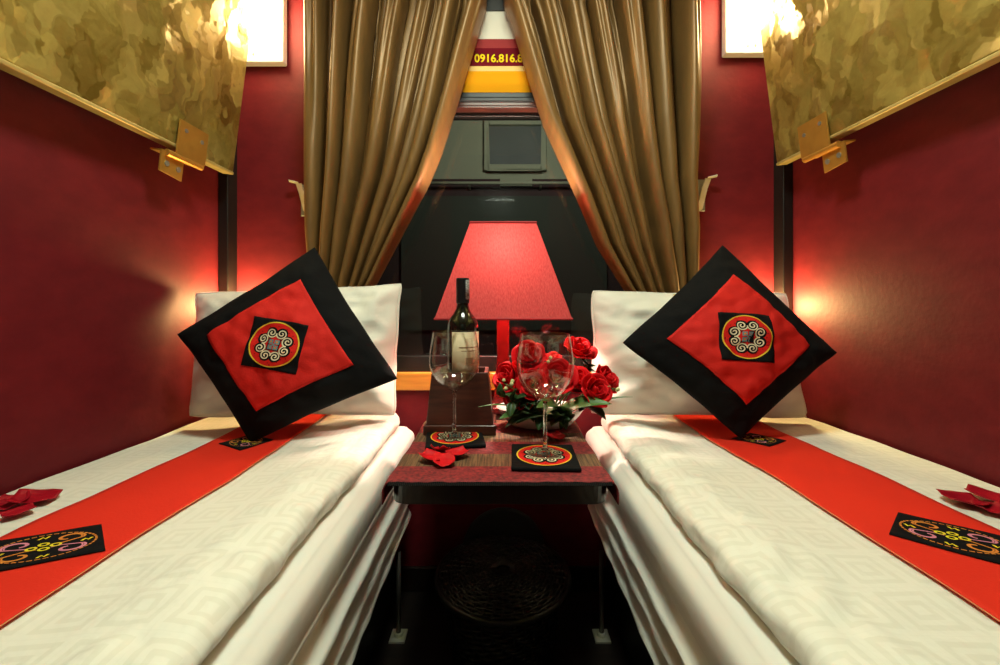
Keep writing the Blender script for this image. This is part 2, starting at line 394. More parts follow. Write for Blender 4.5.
class MB:
    def __init__(self):
        self.v = []; self.f = []; self.mi = []; self.cur = 0

    def add(self, vs, fs):
        n = len(self.v)
        self.v += [tuple(p) for p in vs]
        self.f += [tuple(i + n for i in f) for f in fs]
        self.mi += [self.cur] * len(fs)
        return self

    def box(self, x0, x1, y0, y1, z0, z1, M=None):
        vs = [Vector((x, y, z)) for z in (z0, z1) for y in (y0, y1) for x in (x0, x1)]
        if M:
            vs = [M @ p for p in vs]
        return self.add(vs, [(0, 2, 3, 1), (4, 5, 7, 6), (0, 1, 5, 4), (2, 6, 7, 3), (0, 4, 6, 2), (1, 3, 7, 5)])

    def prism(self, pts, axis_vec):
        """closed polygon of points, extruded along a vector"""
        n = len(pts)
        a = [Vector(p) for p in pts]
        b = [p + Vector(axis_vec) for p in a]
        return self.add(a + b, [tuple(range(n))[::-1], tuple(range(n, 2 * n))] + [(i, (i + 1) % n, n + (i + 1) % n, n + i) for i in range(n)])

    def lathe(self, prof, c=(0, 0, 0), n=32, M=None):
        """profile [(r, z)...]; r of 0 closes"""
        vs = []; fs = []
        rows = []
        for r, z in prof:
            if r < 1e-6:
                rows.append([len(vs)]); vs.append(Vector((c[0], c[1], c[2] + z)))
            else:
                rows.append(list(range(len(vs), len(vs) + n)))
                for i in range(n):
                    a = 2 * math.pi * i / n
                    vs.append(Vector((c[0] + r * math.cos(a), c[1] + r * math.sin(a), c[2] + z)))
        for A, B in zip(rows, rows[1:]):
            for i in range(n):
                j = (i + 1) % n
                if len(A) == 1 and len(B) == 1:
                    continue
                if len(A) == 1:
                    fs.append((A[0], B[j], B[i]))
                elif len(B) == 1:
                    fs.append((A[i], A[j], B[0]))
                else:
                    fs.append((A[i], A[j], B[j], B[i]))
        if M:
            vs = [M @ p for p in vs]
        return self.add(vs, fs)

    def tube(self, pts, r, n=8, closed=False, radii=None):
        pts = [Vector(p) for p in pts]
        m = len(pts)
        vs = []; fs = []
        up = Vector((0.13, 0.29, 0.95)).normalized()
        for i, p in enumerate(pts):
            a = pts[(i - 1) % m] if (closed or i > 0) else p
            b = pts[(i + 1) % m] if (closed or i < m - 1) else p
            t = (b - a).normalized() if (b - a).length > 1e-9 else Vector((0, 0, 1))
            u = t.cross(up)
            if u.length < 0.05:
                u = t.cross(Vector((1, 0, 0)))
            u.normalize(); w_ = t.cross(u)
            rr = radii[i] if radii else r
            for k in range(n):
                q = 2 * math.pi * k / n
                vs.append(p + (u * math.cos(q) + w_ * math.sin(q)) * rr)
        for i in range(m if closed else m - 1):
            j = (i + 1) % m
            for k in range(n):
                l = (k + 1) % n
                fs.append((i * n + k, i * n + l, j * n + l, j * n + k))
        if not closed:
            fs.append(tuple(range(n))[::-1]); fs.append(tuple(range((m - 1) * n, m * n)))
        return self.add(vs, fs)

    def grid(self, fn, nu, nv, wrap_u=False):
        vs = [fn(i / nu, j / nv) for j in range(nv + 1) for i in range(nu + (0 if wrap_u else 1))]
        w_ = nu if wrap_u else nu + 1
        fs = []
        for j in range(nv):
            for i in range(nu):
                i2 = (i + 1) % nu if wrap_u else i + 1
                fs.append((j * w_ + i, j * w_ + i2, (j + 1) * w_ + i2, (j + 1) * w_ + i))
        return self.add(vs, fs)

    def strip(self, pts, width, fn, h, closed=False):
        """ribbon along 2D points, mapped to a surface by fn(a, b, height)"""
        n = len(pts)
        vs = []; fs = []
        for i in range(n):
            a = pts[(i - 1) % n] if (closed or i > 0) else pts[i]
            b = pts[(i + 1) % n] if (closed or i < n - 1) else pts[i]
            dx, dy = b[0] - a[0], b[1] - a[1]
            l = math.hypot(dx, dy) or 1
            nx, ny = -dy / l, dx / l
            wd = width(i / (n - 1)) if callable(width) else width
            vs.append(fn(pts[i][0] + nx * wd / 2, pts[i][1] + ny * wd / 2, h))
            vs.append(fn(pts[i][0] - nx * wd / 2, pts[i][1] - ny * wd / 2, h))
        for i in range(n if closed else n - 1):
            j = (i + 1) % n
            fs.append((2 * i, 2 * i + 1, 2 * j + 1, 2 * j))
        return self.add(vs, fs)

    def disc(self, c, r, fn, h, n=24, rings=1, ry=None):
        ry = ry or r
        vs = [fn(c[0], c[1], h)]; fs = []
        for k in range(1, rings + 1):
            for i in range(n):
                a = 2 * math.pi * i / n
                vs.append(fn(c[0] + r * k / rings * math.cos(a), c[1] + ry * k / rings * math.sin(a), h))
        for i in range(n):
            j = (i + 1) % n
            fs.append((0, 1 + i, 1 + j))
            for k in range(rings - 1):
                fs.append((1 + k * n + i, 1 + (k + 1) * n + i, 1 + (k + 1) * n + j, 1 + k * n + j))
        return self.add(vs, fs)

    def build(self, name, mats, parent=None, smooth=False, bevel=0, solid=0, subsurf=0, label=None, angle=None):
        me = bpy.data.meshes.new(name)
        me.from_pydata(self.v, [], self.f)
        for m in (mats if isinstance(mats, (list, tuple)) else [mats]):
            me.materials.append(m)
        me.polygons.foreach_set('material_index', self.mi)
        if smooth:
            me.polygons.foreach_set('use_smooth', [True] * len(me.polygons))
        me.update()
        import bmesh
        bm = bmesh.new(); bm.from_mesh(me)
        bmesh.ops.remove_doubles(bm, verts=bm.verts, dist=1e-6)
        bmesh.ops.recalc_face_normals(bm, faces=bm.faces)
        bm.to_mesh(me); bm.free()
        o = bpy.data.objects.new(name, me)
        COL.objects.link(o)
        if parent is not None:
            o.parent = parent
            if parent.parent is None:
                o.matrix_parent_inverse = Matrix.Translation(parent.location).inverted()
        if solid:
            md = o.modifiers.new('thickness', 'SOLIDIFY'); md.thickness = abs(solid); md.offset = -1 if solid > 0 else 0
        if bevel:
            md = o.modifiers.new('bevel', 'BEVEL'); md.width = bevel; md.segments = 3; md.limit_method = 'ANGLE'
        if subsurf:
            md = o.modifiers.new('subsurf', 'SUBSURF'); md.levels = subsurf; md.render_levels = subsurf
        if label:
            o['label'] = label
        return o


def thing(name, label, cat, loc, group=None):
    o = bpy.data.objects.new(name, None)
    o.empty_display_size = 0.05
    COL.objects.link(o)
    o.location = loc
    o['label'] = label; o['category'] = cat
    if group:
        o['group'] = group
    return o


def tag(o, label, cat, group=None):
    o['label'] = label; o['category'] = cat
    if group:
        o['group'] = group
    return o


def struct(o):
    o['kind'] = 'structure'
    return o


def lerp(a, b, t):
    return a + (b - a) * t


def poly(tab, v):
    """piecewise-linear lookup in [(v, x)...]"""
    if v <= tab[0][0]:
        return tab[0][1]
    for (a, x), (b, y) in zip(tab, tab[1:]):
        if v <= b:
            return x + (y - x) * (v - a) / (b - a)
    return tab[-1][1]


def nz(x, y, z=0.0):
    return noise.noise(Vector((x, y, z)))


# ------------------------------------------------------------------ room shell
XL, XR, YB, YF = -0.907, 0.943, 1.40, -0.80
ZT = 2.25
struct(MB().box(XL - .1, XR + .1, YF - .1, YB + .1, -0.05, 0).build('floor', M_FLOOR))
struct(MB().box(XL - .1, XR + .1, YF - .1, YB + .1, ZT, ZT + .05).build('ceiling', M_CEIL))
struct(MB().box(XL - .05, XL, YF, YB, 0, ZT).build('wall_left', M_WALL))
struct(MB().box(XR, XR + .05, YF, YB, 0, ZT).build('wall_right', M_WALL))
struct(MB().box(XL, XR, YF - .05, YF, 0, ZT).build('wall_front', M_WALL))
# window wall with its opening
WX0, WX1, WZ0, WZ1 = -0.60, 0.62, 0.665, 1.606
b = MB()
b.box(XL - .05, WX0, YB, YB + .06, 0, ZT)
b.box(WX1, XR + .05, YB, YB + .06, 0, ZT)
b.box(WX0, WX1, YB, YB + .06, 0, WZ0)
b.box(WX0, WX1, YB, YB + .06, WZ1, ZT)
struct(b.build('wall_back', M_WALL))
# window: dark frame, pane, sill, head rail
b = MB()
b.box(WX0, WX0 + .03, YB + .02, YB + .055, WZ0, WZ1)
b.box(WX1 - .03, WX1, YB + .02, YB + .055, WZ0, WZ1)
b.box(WX0 + .03, WX1 - .03, YB + .02, YB + .055, WZ0 + .055, WZ0 + .11)
b.box(WX0 + .03, WX1 - .03, YB + .02, YB + .055, WZ1 - .02, WZ1)
win = struct(b.build('window_1', M_BLACK, bevel=.003))
MB().box(WX0 + .03, WX1 - .03, YB + .036, YB + .041, WZ0 + .11, WZ1 - .02).build('pane', M_PANE, win, label='dark window glass')
MB().box(WX0 - .02, WX1 + .02, YB - .012, YB + .02, WZ0, WZ0 + .058).build('window_sill', M_SILL, win, bevel=.004, label='orange wooden sill')
b = MB()
b.box(WX0 - .02, WX1 + .02, YB - .019, YB - .001, WZ1 + .012, WZ1 + .026)
b.box(WX0 - .02, WX1 + .02, YB - .014, YB - .001, WZ1 + .026, WZ1 + .045)
b.build('head_rail', M_ALU, win, bevel=.003, label='grey metal head rail')
MB().box(WX0, WX1, YB - .016, YB + .019, WZ1 - .008, WZ1 - .0005).box(WX0 - .02, WX1 + .02, YB - .016, YB - .001, WZ1 - .0005, WZ1 + .011).build('head_trim', M_BOXWOOD, win, bevel=.002)
# corner posts, skirting
struct(MB().box(XL, XL + .032, YB - .05, YB, 0, ZT).build('trim_1', M_BLACK, bevel=.003))
struct(MB().box(XR - .032, XR, YB - .05, YB, 0, ZT).build('trim_2', M_BLACK, bevel=.003))
struct(MB().box(XL + .032, XR - .032, YB - .012, YB, 0, .08).build('baseboard_back', M_DARKWOOD, bevel=.003))
# cabin door behind the viewer
b = MB().box(-.42, .42, YF, YF + .03, 0, 2.0)
dr = struct(b.build('door_1', M_DARKWOOD, bevel=.004))
b = MB()
b.tube([(.33, YF + .03, 1.0), (.33, YF + .07, 1.0), (.24, YF + .07, 1.0)], .009)
b.build('door_handle', M_CHROME, dr, smooth=True, label='chrome lever handle')

# sign above the window
sg = thing('window_sign', 'painted sign with yellow digits above the window between the curtains', 'sign', (0, YB, WZ1 + .045))


def sband(y0, y1, m, nm, d=.008):
    z1, z0 = ZC + (HY - y0) / 300, ZC + (HY - y1) / 300
    return MB().box(-.34, .34, YB - d, YB - .0005, z0, z1).build(nm, m, sg)


sband(-20, 13, M_BLACK, 'dark_header', .012)
sband(13, 40.5, M_SIGNWHITE, 'white_band')
sband(40.5, 49.5, M_SIGNROSE, 'rose_band')
mb_ = sband(49.5, 67.5, M_SIGNMAROON, 'maroon_band')
sband(67.5, 72.5, M_SIGNPALE, 'pale_band')
sband(72.5, 94.5, M_SIGNORANGE, 'orange_band')
cu = bpy.data.curves.new('digits', 'FONT')
cu.body = '0916.816.8'
cu.size = 0.052
cu.offset = 0.0011
cu.extrude = 0.0006
tmp = bpy.data.objects.new('digits_tmp', cu)
COL.objects.link(tmp)
bpy.context.view_layer.update()
me = bpy.data.meshes.new_from_object(tmp.evaluated_get(bpy.context.evaluated_depsgraph_get()))
COL.objects.unlink(tmp); bpy.data.objects.remove(tmp)
xs = [v.co.x for v in me.vertices]
sx = 0.160 / (max(xs) - min(xs))
dg = bpy.data.objects.new('digits', me)
me.materials.clear(); me.materials.append(M_SIGNYEL)
T = Matrix.Translation(((474.5 - 500) / 300, YB - .0092, ZC + (HY - 63.5) / 300)) @ Matrix.Rotation(math.pi / 2, 4, 'X') @ Matrix.Scale(sx, 4)
me.transform(T)
COL.objects.link(dg)
dg.parent = mb_
dg['label'] = 'yellow phone digits'

# ------------------------------------------------------------------ outside: a carriage across the platform
YO = 3.2
k = YO / F
oc = thing('railway_carriage', 'pale railway carriage standing outside the dark window', 'train', (0, YO, -.6))


def obox(x0, x1, y0, y1, d0, d1):
    return MB().box((x0 - 500) * k, (x1 - 500) * k, YO - d1, YO - d0, ZC - (y1 - HY) * k, ZC - (y0 - HY) * k)


MB().box(-3, 3, YO, YO + .4, 1.90, 3.2).build('upper_wall', M_OUTPALE, oc)
MB().box(-3, 3, YO, YO + .4, -.6, 1.90).build('lower_wall', M_OUTDARK, oc)
b = obox(484, 489, 121, 172, 0, .05)
b.add(*(lambda m: (m.v, m.f))(obox(541, 546, 121, 172, 0, .05)))
b.add(*(lambda m: (m.v, m.f))(obox(489, 541, 121, 127, 0, .05)))
b.add(*(lambda m: (m.v, m.f))(obox(489, 541, 166, 172, 0, .05)))
fr_ = b.build('window_frame', M_OUTPALE, oc, bevel=.008)
obox(489, 541, 127, 166, 0, .012).build('window_pane', M_OUTGLASS, fr_)
obox(402, 606, 197, 330, 0, .03).build('door_panel', M_OUTPANEL, oc)
b = MB()
zr = ZC - (186 - HY) * k
b.tube([((405 - 500) * k, YO - .08, zr), ((606 - 500) * k, YO - .08, zr)], .012)
for xx in (408, 470, 540, 603):
    b.tube([((xx - 500) * k, YO - .08, zr), ((xx - 500) * k, YO, zr - .03)], .009)
b.build('handrail', M_OUTPALE, oc, smooth=True)
obox(500, 532, 178, 187, .01, .02).build('notice_plate', M_OUTPALE, oc)
struct(MB().box(-4, 4, YB + .3, 6, -.65, -.6).build('ground', M_GROUND))

# ------------------------------------------------------------------ upper bunks, folded up
for s, lab, p1, p2, hx, hy in ((-1, 'left', (233, 175), (255, 0), (185, 205), (128, 163)), (1, 'right', (777, 166), (756, 0), (817, 843), (115, 152))):
    a = P(*p1, 1.30); c = P(*p2, 1.30)
    dirv = (c - a); dirv.y = 0; dirv.normalize()
    top = a + dirv * ((ZT - .06 - a.z) / dirv.z)
    nrm = Vector((dirv.z, 0, -dirv.x)) * (1 if dirv.z > 0 else -1)
    nrm = nrm if nrm.x * (-s) > 0 else -nrm          # towards the aisle
    base = thing('folding_bunk', ('gold swirl-patterned folding upper bunk above the left bed' if s < 0 else 'gold swirl-patterned folding upper bunk above the right bed'), 'bunk bed', (a.x, a.y, a.z), 'folding upper bunks')
    ln = Vector((0, -(1.30 + .62), 0))
    q = [a + dirv * .009, top, top - nrm * .03, a + dirv * .009 - nrm * .03]
    MB().prism(q, ln).build('panel', M_BUNK, base, bevel=.003)
    q = [a + nrm * .003, a + dirv * .009 + nrm * .003, a + dirv * .009 - nrm * .032, a - nrm * .032]
    MB().prism(q, ln).build('edge_trim', M_GOLDEDGE, base, bevel=.003, label='shiny gold edge strip')
    # hinge: a plate screwed on the panel, knuckle, plate on the wall
    hy_ = 1.30 - (0.185 if s < 0 else 0.165)
    Mh = Matrix.Translation(Vector((a.x, hy_, a.z)))
    def hp(al, up_, out, _n=nrm, _d=dirv, _a=a, _y=hy_):
        return Vector((_a.x, _y + al, _a.z)) + _d * up_ + _n * out
    b = MB()
    b.prism([hp(-.052, .072, .006), hp(.05, .072, .006), hp(.05, -.012, .006), hp(-.052, -.012, .006)], nrm * .004)
    b.prism([hp(-.052, -.012, .010), hp(.05, -.012, .010), hp(.05, -.016, -.012), hp(-.052, -.016, -.012)], -dirv * .004)
    b.tube([hp(-.075, -.022, .004), hp(.045, -.022, .004)], .0085, 10)
    b.prism([hp(-.085, -.018, -.004), hp(-.012, -.018, -.004), hp(-.012, -.078, -.004), hp(-.085, -.070, -.004)], nrm * .004)
    b.prism([hp(-.085, -.018, 0), hp(.045, -.018, 0), hp(.045, -.018, -.03), hp(-.085, -.018, -.03)], -dirv * .004)
    h = b.build('hinge', M_HINGE, base, bevel=.0012, label='orange brass hinge')
    b = MB()
    for al, up_ in ((-.03, .05), (.028, .042), (-.066, -.048), (-.028, -.052)):
        p0 = hp(al, up_, .010 if up_ > 0 else 0)
        MB().tube([p0, p0 + nrm * .002], .0055 if up_ > 0 else .007, 10).build('screw', M_STEEL, h, label='steel screw head')

# ------------------------------------------------------------------ wall lamps
for s, x0, x1, yb_, lab in ((-1, 232, 283, 62, 'lit square wall lamp on red wall beside the left curtain'), (1, 726, 777, 53, 'lit square wall lamp on red wall beside the right curtain')):
    X0, X1 = (x0 - 500) / F * 1.37, (x1 - 500) / F * 1.37
    z0 = ZC + (HY - yb_) / F * 1.37
    xc = (X0 + X1) / 2
    t = thing('wall_lamp', lab, 'lamp', (xc, YB, z0), 'square wall lamps')
    MB().box(X0, X1, YB - .03, YB - .001, z0, z0 + .24).build('base_plate', M_WHITEPL, t, bevel=.004)
    xa_, xb_ = (X1 - .098, X1 - .010) if s < 0 else (X0 + .010, X0 + .098)
    b = MB().box(xa_, xb_, YB - .125, YB - .031, z0 + .062, z0 + .225)
    b.build('diffuser', M_DIFFUSER, t, bevel=.012, label='glowing diffuser box')
    b = MB()
    for dx in (-.012, .012):
        b.tube([(xc + dx, YB - .030, z0 + .025), (xc + dx, YB - .033, z0 + .025)], .004, 8)
    b.build('screw', M_STEEL, t)

# reading lights low in the corners behind the pillows
for s, X, lab in ((-1, -.845, 'small lit reading lamp glowing behind the left pillow'), (1, .880, 'small lit reading lamp glowing behind the right pillow')):
    t = thing('reading_lamp', lab, 'lamp', (X, YB, .90), 'reading lamps behind the pillows')
    b = MB().lathe([(0, 0), (.028, 0), (.028, .012), (0, .012)], n=20, M=Matrix.Translation((X, YB - .001, .885)) @ Matrix.Rotation(math.pi / 2, 4, 'X'))
    b.build('mount', M_CHROME, t, smooth=False)
    b = MB().tube([(X, YB - .012, .885), (X, YB - .04, .885), (X, YB - .05, .90)], .007, 8)
    b.build('arm', M_CHROME, t, smooth=True)
    b = MB().lathe([(0, 0), (.014, .002), (.018, .016), (.012, .03), (0, .034)], (X, YB - .05, .898), 16)
    b.build('bulb', M_READBULB, t, smooth=True, label='glowing bulb')
    lamp('reading_light', 'POINT', (X, YB - .05, .945), READ_W, (1.0, 0.74, 0.28), 0.02)

# ------------------------------------------------------------------ curtains
YC = 1.315


def cx(px):
    return (px - 500) / F * YC


def cz(py):
    return ZC - (py - HY) / F * YC


L_IN = [(-60, 491), (0, 485), (50, 470), (101, 455), (150, 439), (179, 427), (224, 403), (283, 372), (315, 352), (330, 347), (360, 352), (420, 372)]
L_OUT = [(-60, 305), (0, 305), (150, 306), (230, 306), (283, 309), (315, 318), (330, 321), (360, 316), (420, 308)]
R_IN = [(-60, 498), (0, 505), (14, 511), (74, 530), (120, 545), (150, 559), (195, 580), (245, 601), (288, 628), (315, 648), (330, 654), (360, 650), (420, 632)]
R_OUT = [(-60, 694), (0, 694), (90, 695), (180, 694), (229, 698), (276, 698), (300, 696), (320, 684), (330, 682), (360, 686), (420, 696)]


def curtain(name, lab, tin, tout, seed, nf):
    rnd = random.Random(seed)
    wds = [rnd.uniform(.85, 1.45) if i_ % 2 == 0 else rnd.uniform(.6, 1.1) for i_ in range(nf)]
    tot = sum(wds)
    edges = [0]
    for q in wds:
        edges.append(edges[-1] + q / tot)
    amps = [rnd.uniform(.75, 1.05) if i_ % 2 == 0 else rnd.uniform(.05, .38) for i_ in range(nf)]
    tops = [rnd.uniform(.2, .8) for _ in range(nf)]

    def fn(u, v):
        py = -60 + v * 450
        a, c = poly(tout, py), poly(tin, py)
        uu = min(max(u + .035 * nz(u * 4, v * 2.2, seed) * math.sin(math.pi * u), 0), 1)
        i = 0
        while i < nf - 1 and uu > edges[i + 1]:
            i += 1
        f = (uu - edges[i]) / (edges[i + 1] - edges[i])
        d = max(0, math.sin(math.pi * min(1, max(0, f)))) ** 0.75 * amps[i]
        # smaller secondary crease that dies out downwards
        tq = max(0, 1 - v * 2.2)
        g = abs(f - tops[i])
        d -= .30 * tq * math.exp(-(g / .09) ** 2)
        d += .22 * nz(u * 9 + 3, v * 2.2, seed + 5.0)
        wide = abs(c - a) / 180.0
        amp = .122 * (.45 + .55 * wide)
        if 315 < py < 345:
            amp *= .8
        roll = -.24 * (edges[i + 1] - edges[i]) * math.sin(2 * math.pi * f) * min(1, .4 + 1.5 * v)
        x = lerp(a, c, min(max(u + roll, 0), 1))
        return Vector((cx(x), YC + .054 - amp * d, cz(py)))
    t = thing(name, lab, 'curtain', (cx(poly(tout, 300)), YC, cz(410)), 'gold brown curtains')
    MB().grid(fn, 220, 120).build('drape', M_CURTAIN, t, smooth=True, solid=-.0025)
    # rope tieback
    xa, xb = cx(poly(tout, 330)), cx(poly(tin, 330))
    xm, rx = (xa + xb) / 2, abs(xb - xa) / 2 + .006
    pts = []
    for q in range(40):
        an = 2 * math.pi * q / 40
        pts.append((xm + rx * math.cos(an), YC + .004 + .050 * math.sin(an), cz(326) + .012 * math.cos(an) * (1 if seed > 3 else -1)))
    return t, pts


lc, lp = curtain('window_curtain', 'gold brown silk curtain at the left half of the window, gathered outwards', L_IN, L_OUT, 2, 13)
MB().tube(lp, .007, 8, closed=True).build('tieback', M_ROPE, lc, smooth=True, label='gold rope tieback')
rc, rp_ = curtain('window_curtain', 'gold brown silk curtain at the right half of the window, gathered outwards', R_IN, R_OUT, 7, 13)
MB().tube(rp_, .007, 8, closed=True).build('tieback', M_ROPE, rc, smooth=True, label='gold rope tieback')
pts = [P(672, 297, 1.25), P(684, 294, 1.25), P(692, 288, 1.25), P(690, 293, 1.245), P(681, 297, 1.245)]
MB().tube(pts, .006, 8).build('rope_knot', M_ROPE, rc, smooth=True, label='gold rope end')

# metal hooks beside the curtains
for s, x, y, lab in ((-1, 300, 184, 'small metal coat hook beside the left curtain'), (1, 706, 179, 'small metal coat hook beside the right curtain')):
    X = (x - 500) / F * 1.39; Z = ZC + (HY - y) / F * 1.39
    t = thing('coat_hook', lab, 'hook', (X, YB, Z - .1), 'metal coat hooks')
    o_ = -s
    b = MB()
    b.box(min(X, X + o_ * .026), max(X, X + o_ * .026), YB - .004, YB - .0005, Z - .105, Z)
    b.build('plate', M_STEEL, t, bevel=.001)
    b = MB()
    q = [Vector((X + o_ * .020, YB - .004, Z - .1)), Vector((X + o_ * .012, YB - .022, Z - .035)), Vector((X + o_ * .004, YB - .030, Z - .004)), Vector((X - o_ * .022, YB - .040, Z))]
    for i in range(3):
        d = (q[i + 1] - q[i])
        n_ = Vector((0, 0, 1)).cross(d).normalized() * .011 if i == 2 else Vector((o_ * .011, -.004, 0))
        b.prism([q[i] - n_, q[i] + n_, q[i + 1] + n_, q[i + 1] - n_], d.cross(n_).normalized() * .003)
    b.build('hook_arm', M_CHROME, t, bevel=.0008)

# ------------------------------------------------------------------ beds
ZB = 0.615
INN = 0.305


def dz(s, x, y):
    """height of the duvet's upper face"""
    ax = abs(x)
    z = ZB - .007 + .010 * nz(x * 3.1 + 7 * s, y * 2.3, 1.7 * s) + .0035 * nz(x * 9, y * 8 + 3 * s, 4.0)
    z += .010 * math.exp(-((ax - .37) / .06) ** 2)
    z += .008 * math.exp(-((ax - .36) / .06) ** 2) * nz(x * 14 + y * 30, y * 24 - x * 30, 9 + s)
    return z


def inner_edge(s, y):
    return INN + .012 * nz(y * 2.6, 3.3 * s, 0) + .004 * nz(y * 11, 1.3 * s, 5)


for s, side in ((-1, 'left'), (1, 'right')):
    xw = abs(XL if s < 0 else XR) - .004
    Y0, Y1 = -.62, 1.375
    # bed base with legs
    bd = thing('berth_base', 'dark berth base under the %s white mattress' % side, 'bed', (s * .6, .4, 0), 'lower berths')
    b = MB().box(min(s * .345, s * xw), max(s * .345, s * xw), Y0, Y1, .0, .245)
    b.build('plinth', M_BLACK, bd, bevel=.004)
    b = MB().box(min(s * .310, s * xw), max(s * .310, s * xw), Y0, Y1, .245, .264)
    b.build('slat_board', M_BLACK, bd, bevel=.003)
    for ly in (1.20, -.45):
        b = MB().tube([(s * .29, ly, .006), (s * .29, ly, .245)], .007, 10)
        lg = b.build('leg', M_LEGSTEEL, bd, smooth=True, label='thin metal leg')
        b = MB().box(s * .29 - .022, s * .29 + .022, ly - .024, ly + .024, 0, .006)
        b.tube([(s * .29, ly, .006), (s * .29, ly, .016)], .013, 12)
        b.build('foot_plate', M_CHROME, lg, bevel=.001)
    # mattress in its sheet, horizontal folds on the aisle side
    def mfn(u, v, s=s, xw=xw):
        y = lerp(Y0 + .01, Y1, v)
        # profile: wall bottom -> wall top -> aisle top -> aisle bottom
        if u < .25:
            q = u / .25
            return Vector((s * lerp(xw, INN - .01, q), y, .566 - .035 * max(0, (v - .965) / .035) ** 2))
        q = (u - .25) / .75
        endr = max(0, (v - .965) / .035)
        zz = lerp(.566, .268, q)
        bulge = .006 * math.sin(math.pi * min(1, q / .30)) if q < .30 else 0
        fold = 0
        if q > .26:
            env = min(1, (q - .26) / .06)
            ph = math.pi * ((q - .26) * (4.6 + .5 * nz(y * 1.1, 2.2 * s)) + .10 * nz(y * 1.0, q * 2, 7 * s) + .10 * y * s)
            fold = env * ((.026 * abs(math.sin(ph)) ** .8 - .014) + .005 * nz(q * 14 + .6 * y, y * .9, 3 + s))
        x = INN - .031 + .020 * math.exp(-(q / .045) ** 2) - bulge + fold + .020 * q
        return Vector((s * (x + .03 * endr ** 2), y, zz - .035 * endr ** 2 * max(0, 1 - q * 3)))
    b = MB()
    b.grid(mfn, 130, 110)
    n0 = len(b.v)
    m = tag(b.build('mattress', M_SHEET, None, smooth=True), 'white sheeted mattress with horizontal folds on the %s berth' % side, 'mattress', 'white mattresses')
    md = m.modifiers.new('thickness', 'SOLIDIFY'); md.thickness = .006; md.offset = 0

    # duvet
    def dfn(u, v, s=s, xw=xw):
        y = lerp(Y0, Y1 - .015, v)
        e = inner_edge(s, y)
        endr = max(0, (v - .95) / .05)
        e += .05 * endr ** 2.5
        if u < .72:
            q = u / .72
            ax = lerp(xw - .008, e + .03, q)
            z = dz(s, s * ax, y)
        else:
            q = (u - .72) / .28
            zt = dz(s, s * (e + .03), y)
            zl = .5705
            an = q * math.pi
            if q < .85:
                r = (zt - zl) / 2
                ax = e + .03 - .03 * math.sin(an) ** .8
                z = (zt + zl) / 2 + r * math.cos(an)
            else:
                ax = e + .03 + (q - .85) * .6 - .03 * math.sin(an) ** .8
                z = zl + .002
            ax += .006 * math.sin(an) * nz(y * 20, q * 3, 8 * s)
        z -= .012 * endr ** 2
        return Vector((s * ax, y, z))
    b = MB()
    b.grid(dfn, 80, 170)
    m = tag(b.build('duvet', M_DAMASK, None, smooth=True), 'white damask duvet laid over the %s mattress' % side, 'duvet', 'white duvets')

    # red runner along the bed with embroidered patches
    xi, xo = (.528, .722) if s < 0 else (.530, .742)

    def rfn(u, v, h=.0045, s=s):
        y = lerp(.05, 1.30, v)
        wob = .006 * nz(y * 3.1, 8.8 * s)
        x = s * lerp(xi, xo, u) + wob * (1 - u)
        return Vector((x, y, dz(s, x, y) + h))
    rn = thing('bed_runner', 'long red cloth runner lying along the %s bed with black embroidered patches' % side, 'bed runner', (s * .62, .6, ZB), 'red bed runners')
    MB().grid(rfn, 16, 120).build('cloth', M_RUNNER, rn, smooth=True, solid=-.0015)
    MB().grid(lambda u, v: rfn(-.006 + .008 * u, v, .0056), 1, 120).build('hem', M_HEM, rn, smooth=True, label='thin cream hem on the aisle edge')

    def patch_fn(A, B, C, D, s=s):
        """(p, q) in -1..1 to a place on the bed"""
        def fn(p, q, h):
            a, c = (p + 1) / 2, (q + 1) / 2
            xy = A * (1 - a) * (1 - c) + B * (1 - a) * c + C * a * c + D * a * (1 - c)
            return Vector((xy.x, xy.y, dz(s, xy.x, xy.y) + h))
        return fn
    if s < 0:
        near = [Vector(q) for q in ((-.61, .643), (-.542, .577), (-.657, .523), (-.725, .589))]
        far = [Vector(q) for q in ((-.572, 1.06), (-.61, .985), (-.69, 1.03), (-.652, 1.10))]
    else:
        near = [Vector(q) for q in ((.637, .672), (.564, .609), (.658, .531), (.731, .594))]
        far = [Vector(q) for q in ((.585, 1.06), (.635, .990), (.702, 1.03), (.655, 1.10))]
    for which, cs in (('near', near), ('far', far)):
        fn = patch_fn(*cs)
        pa = MB().grid(lambda u, v: fn(2 * u - 1, 2 * v - 1, .0068), 12, 12).build('patch', M_BLACKCLOTH, rn, smooth=True, solid=-.0012, label='black embroidered patch')
        e = MB()
        h = .0082
        N = 44
        # dashed oval
        e.cur = 0
        for i in range(N):
            a0, a1 = 2 * math.pi * i / N, 2 * math.pi * (i + .72) / N
            e.strip([(.88 * math.cos(lerp(a0, a1, q)), .80 * math.sin(lerp(a0, a1, q))) for q in (0, .5, 1)], .042, fn, h)
        # four hooked curls
        for kx, ky, mi_ in ((1, 1, 0), (1, -1, 1), (-1, 1, 1), (-1, -1, 0)):
            for off, wd, mm in ((0, .05, mi_), (.055, .03, 2 if mi_ == 1 else 0)):
                e.cur = mm
                pl = []
                for i in range(26):
                    tt = i / 25
                    an = -0.5 + tt * 5.0
                    r = (.30 - off) * (1 - .62 * tt)
                    pl.append((kx * (.42 + r * math.cos(an) * .95), ky * (.36 + r * math.sin(an) * .9)))
                pl = [(kx * .12, ky * .10), (kx * .3, ky * .08)] + pl if off == 0 else pl
                e.strip(pl, wd, fn, h)
        e.cur = 3
        for px_, py_ in ((0, .16), (0, -.16), (.2, 0), (-.2, 0)):
            e.strip([(px_ + .08 * math.cos(a * math.pi / 6), py_ + .09 * math.sin(a * math.pi / 6)) for a in range(12)], .05, fn, h + .0004, closed=True)
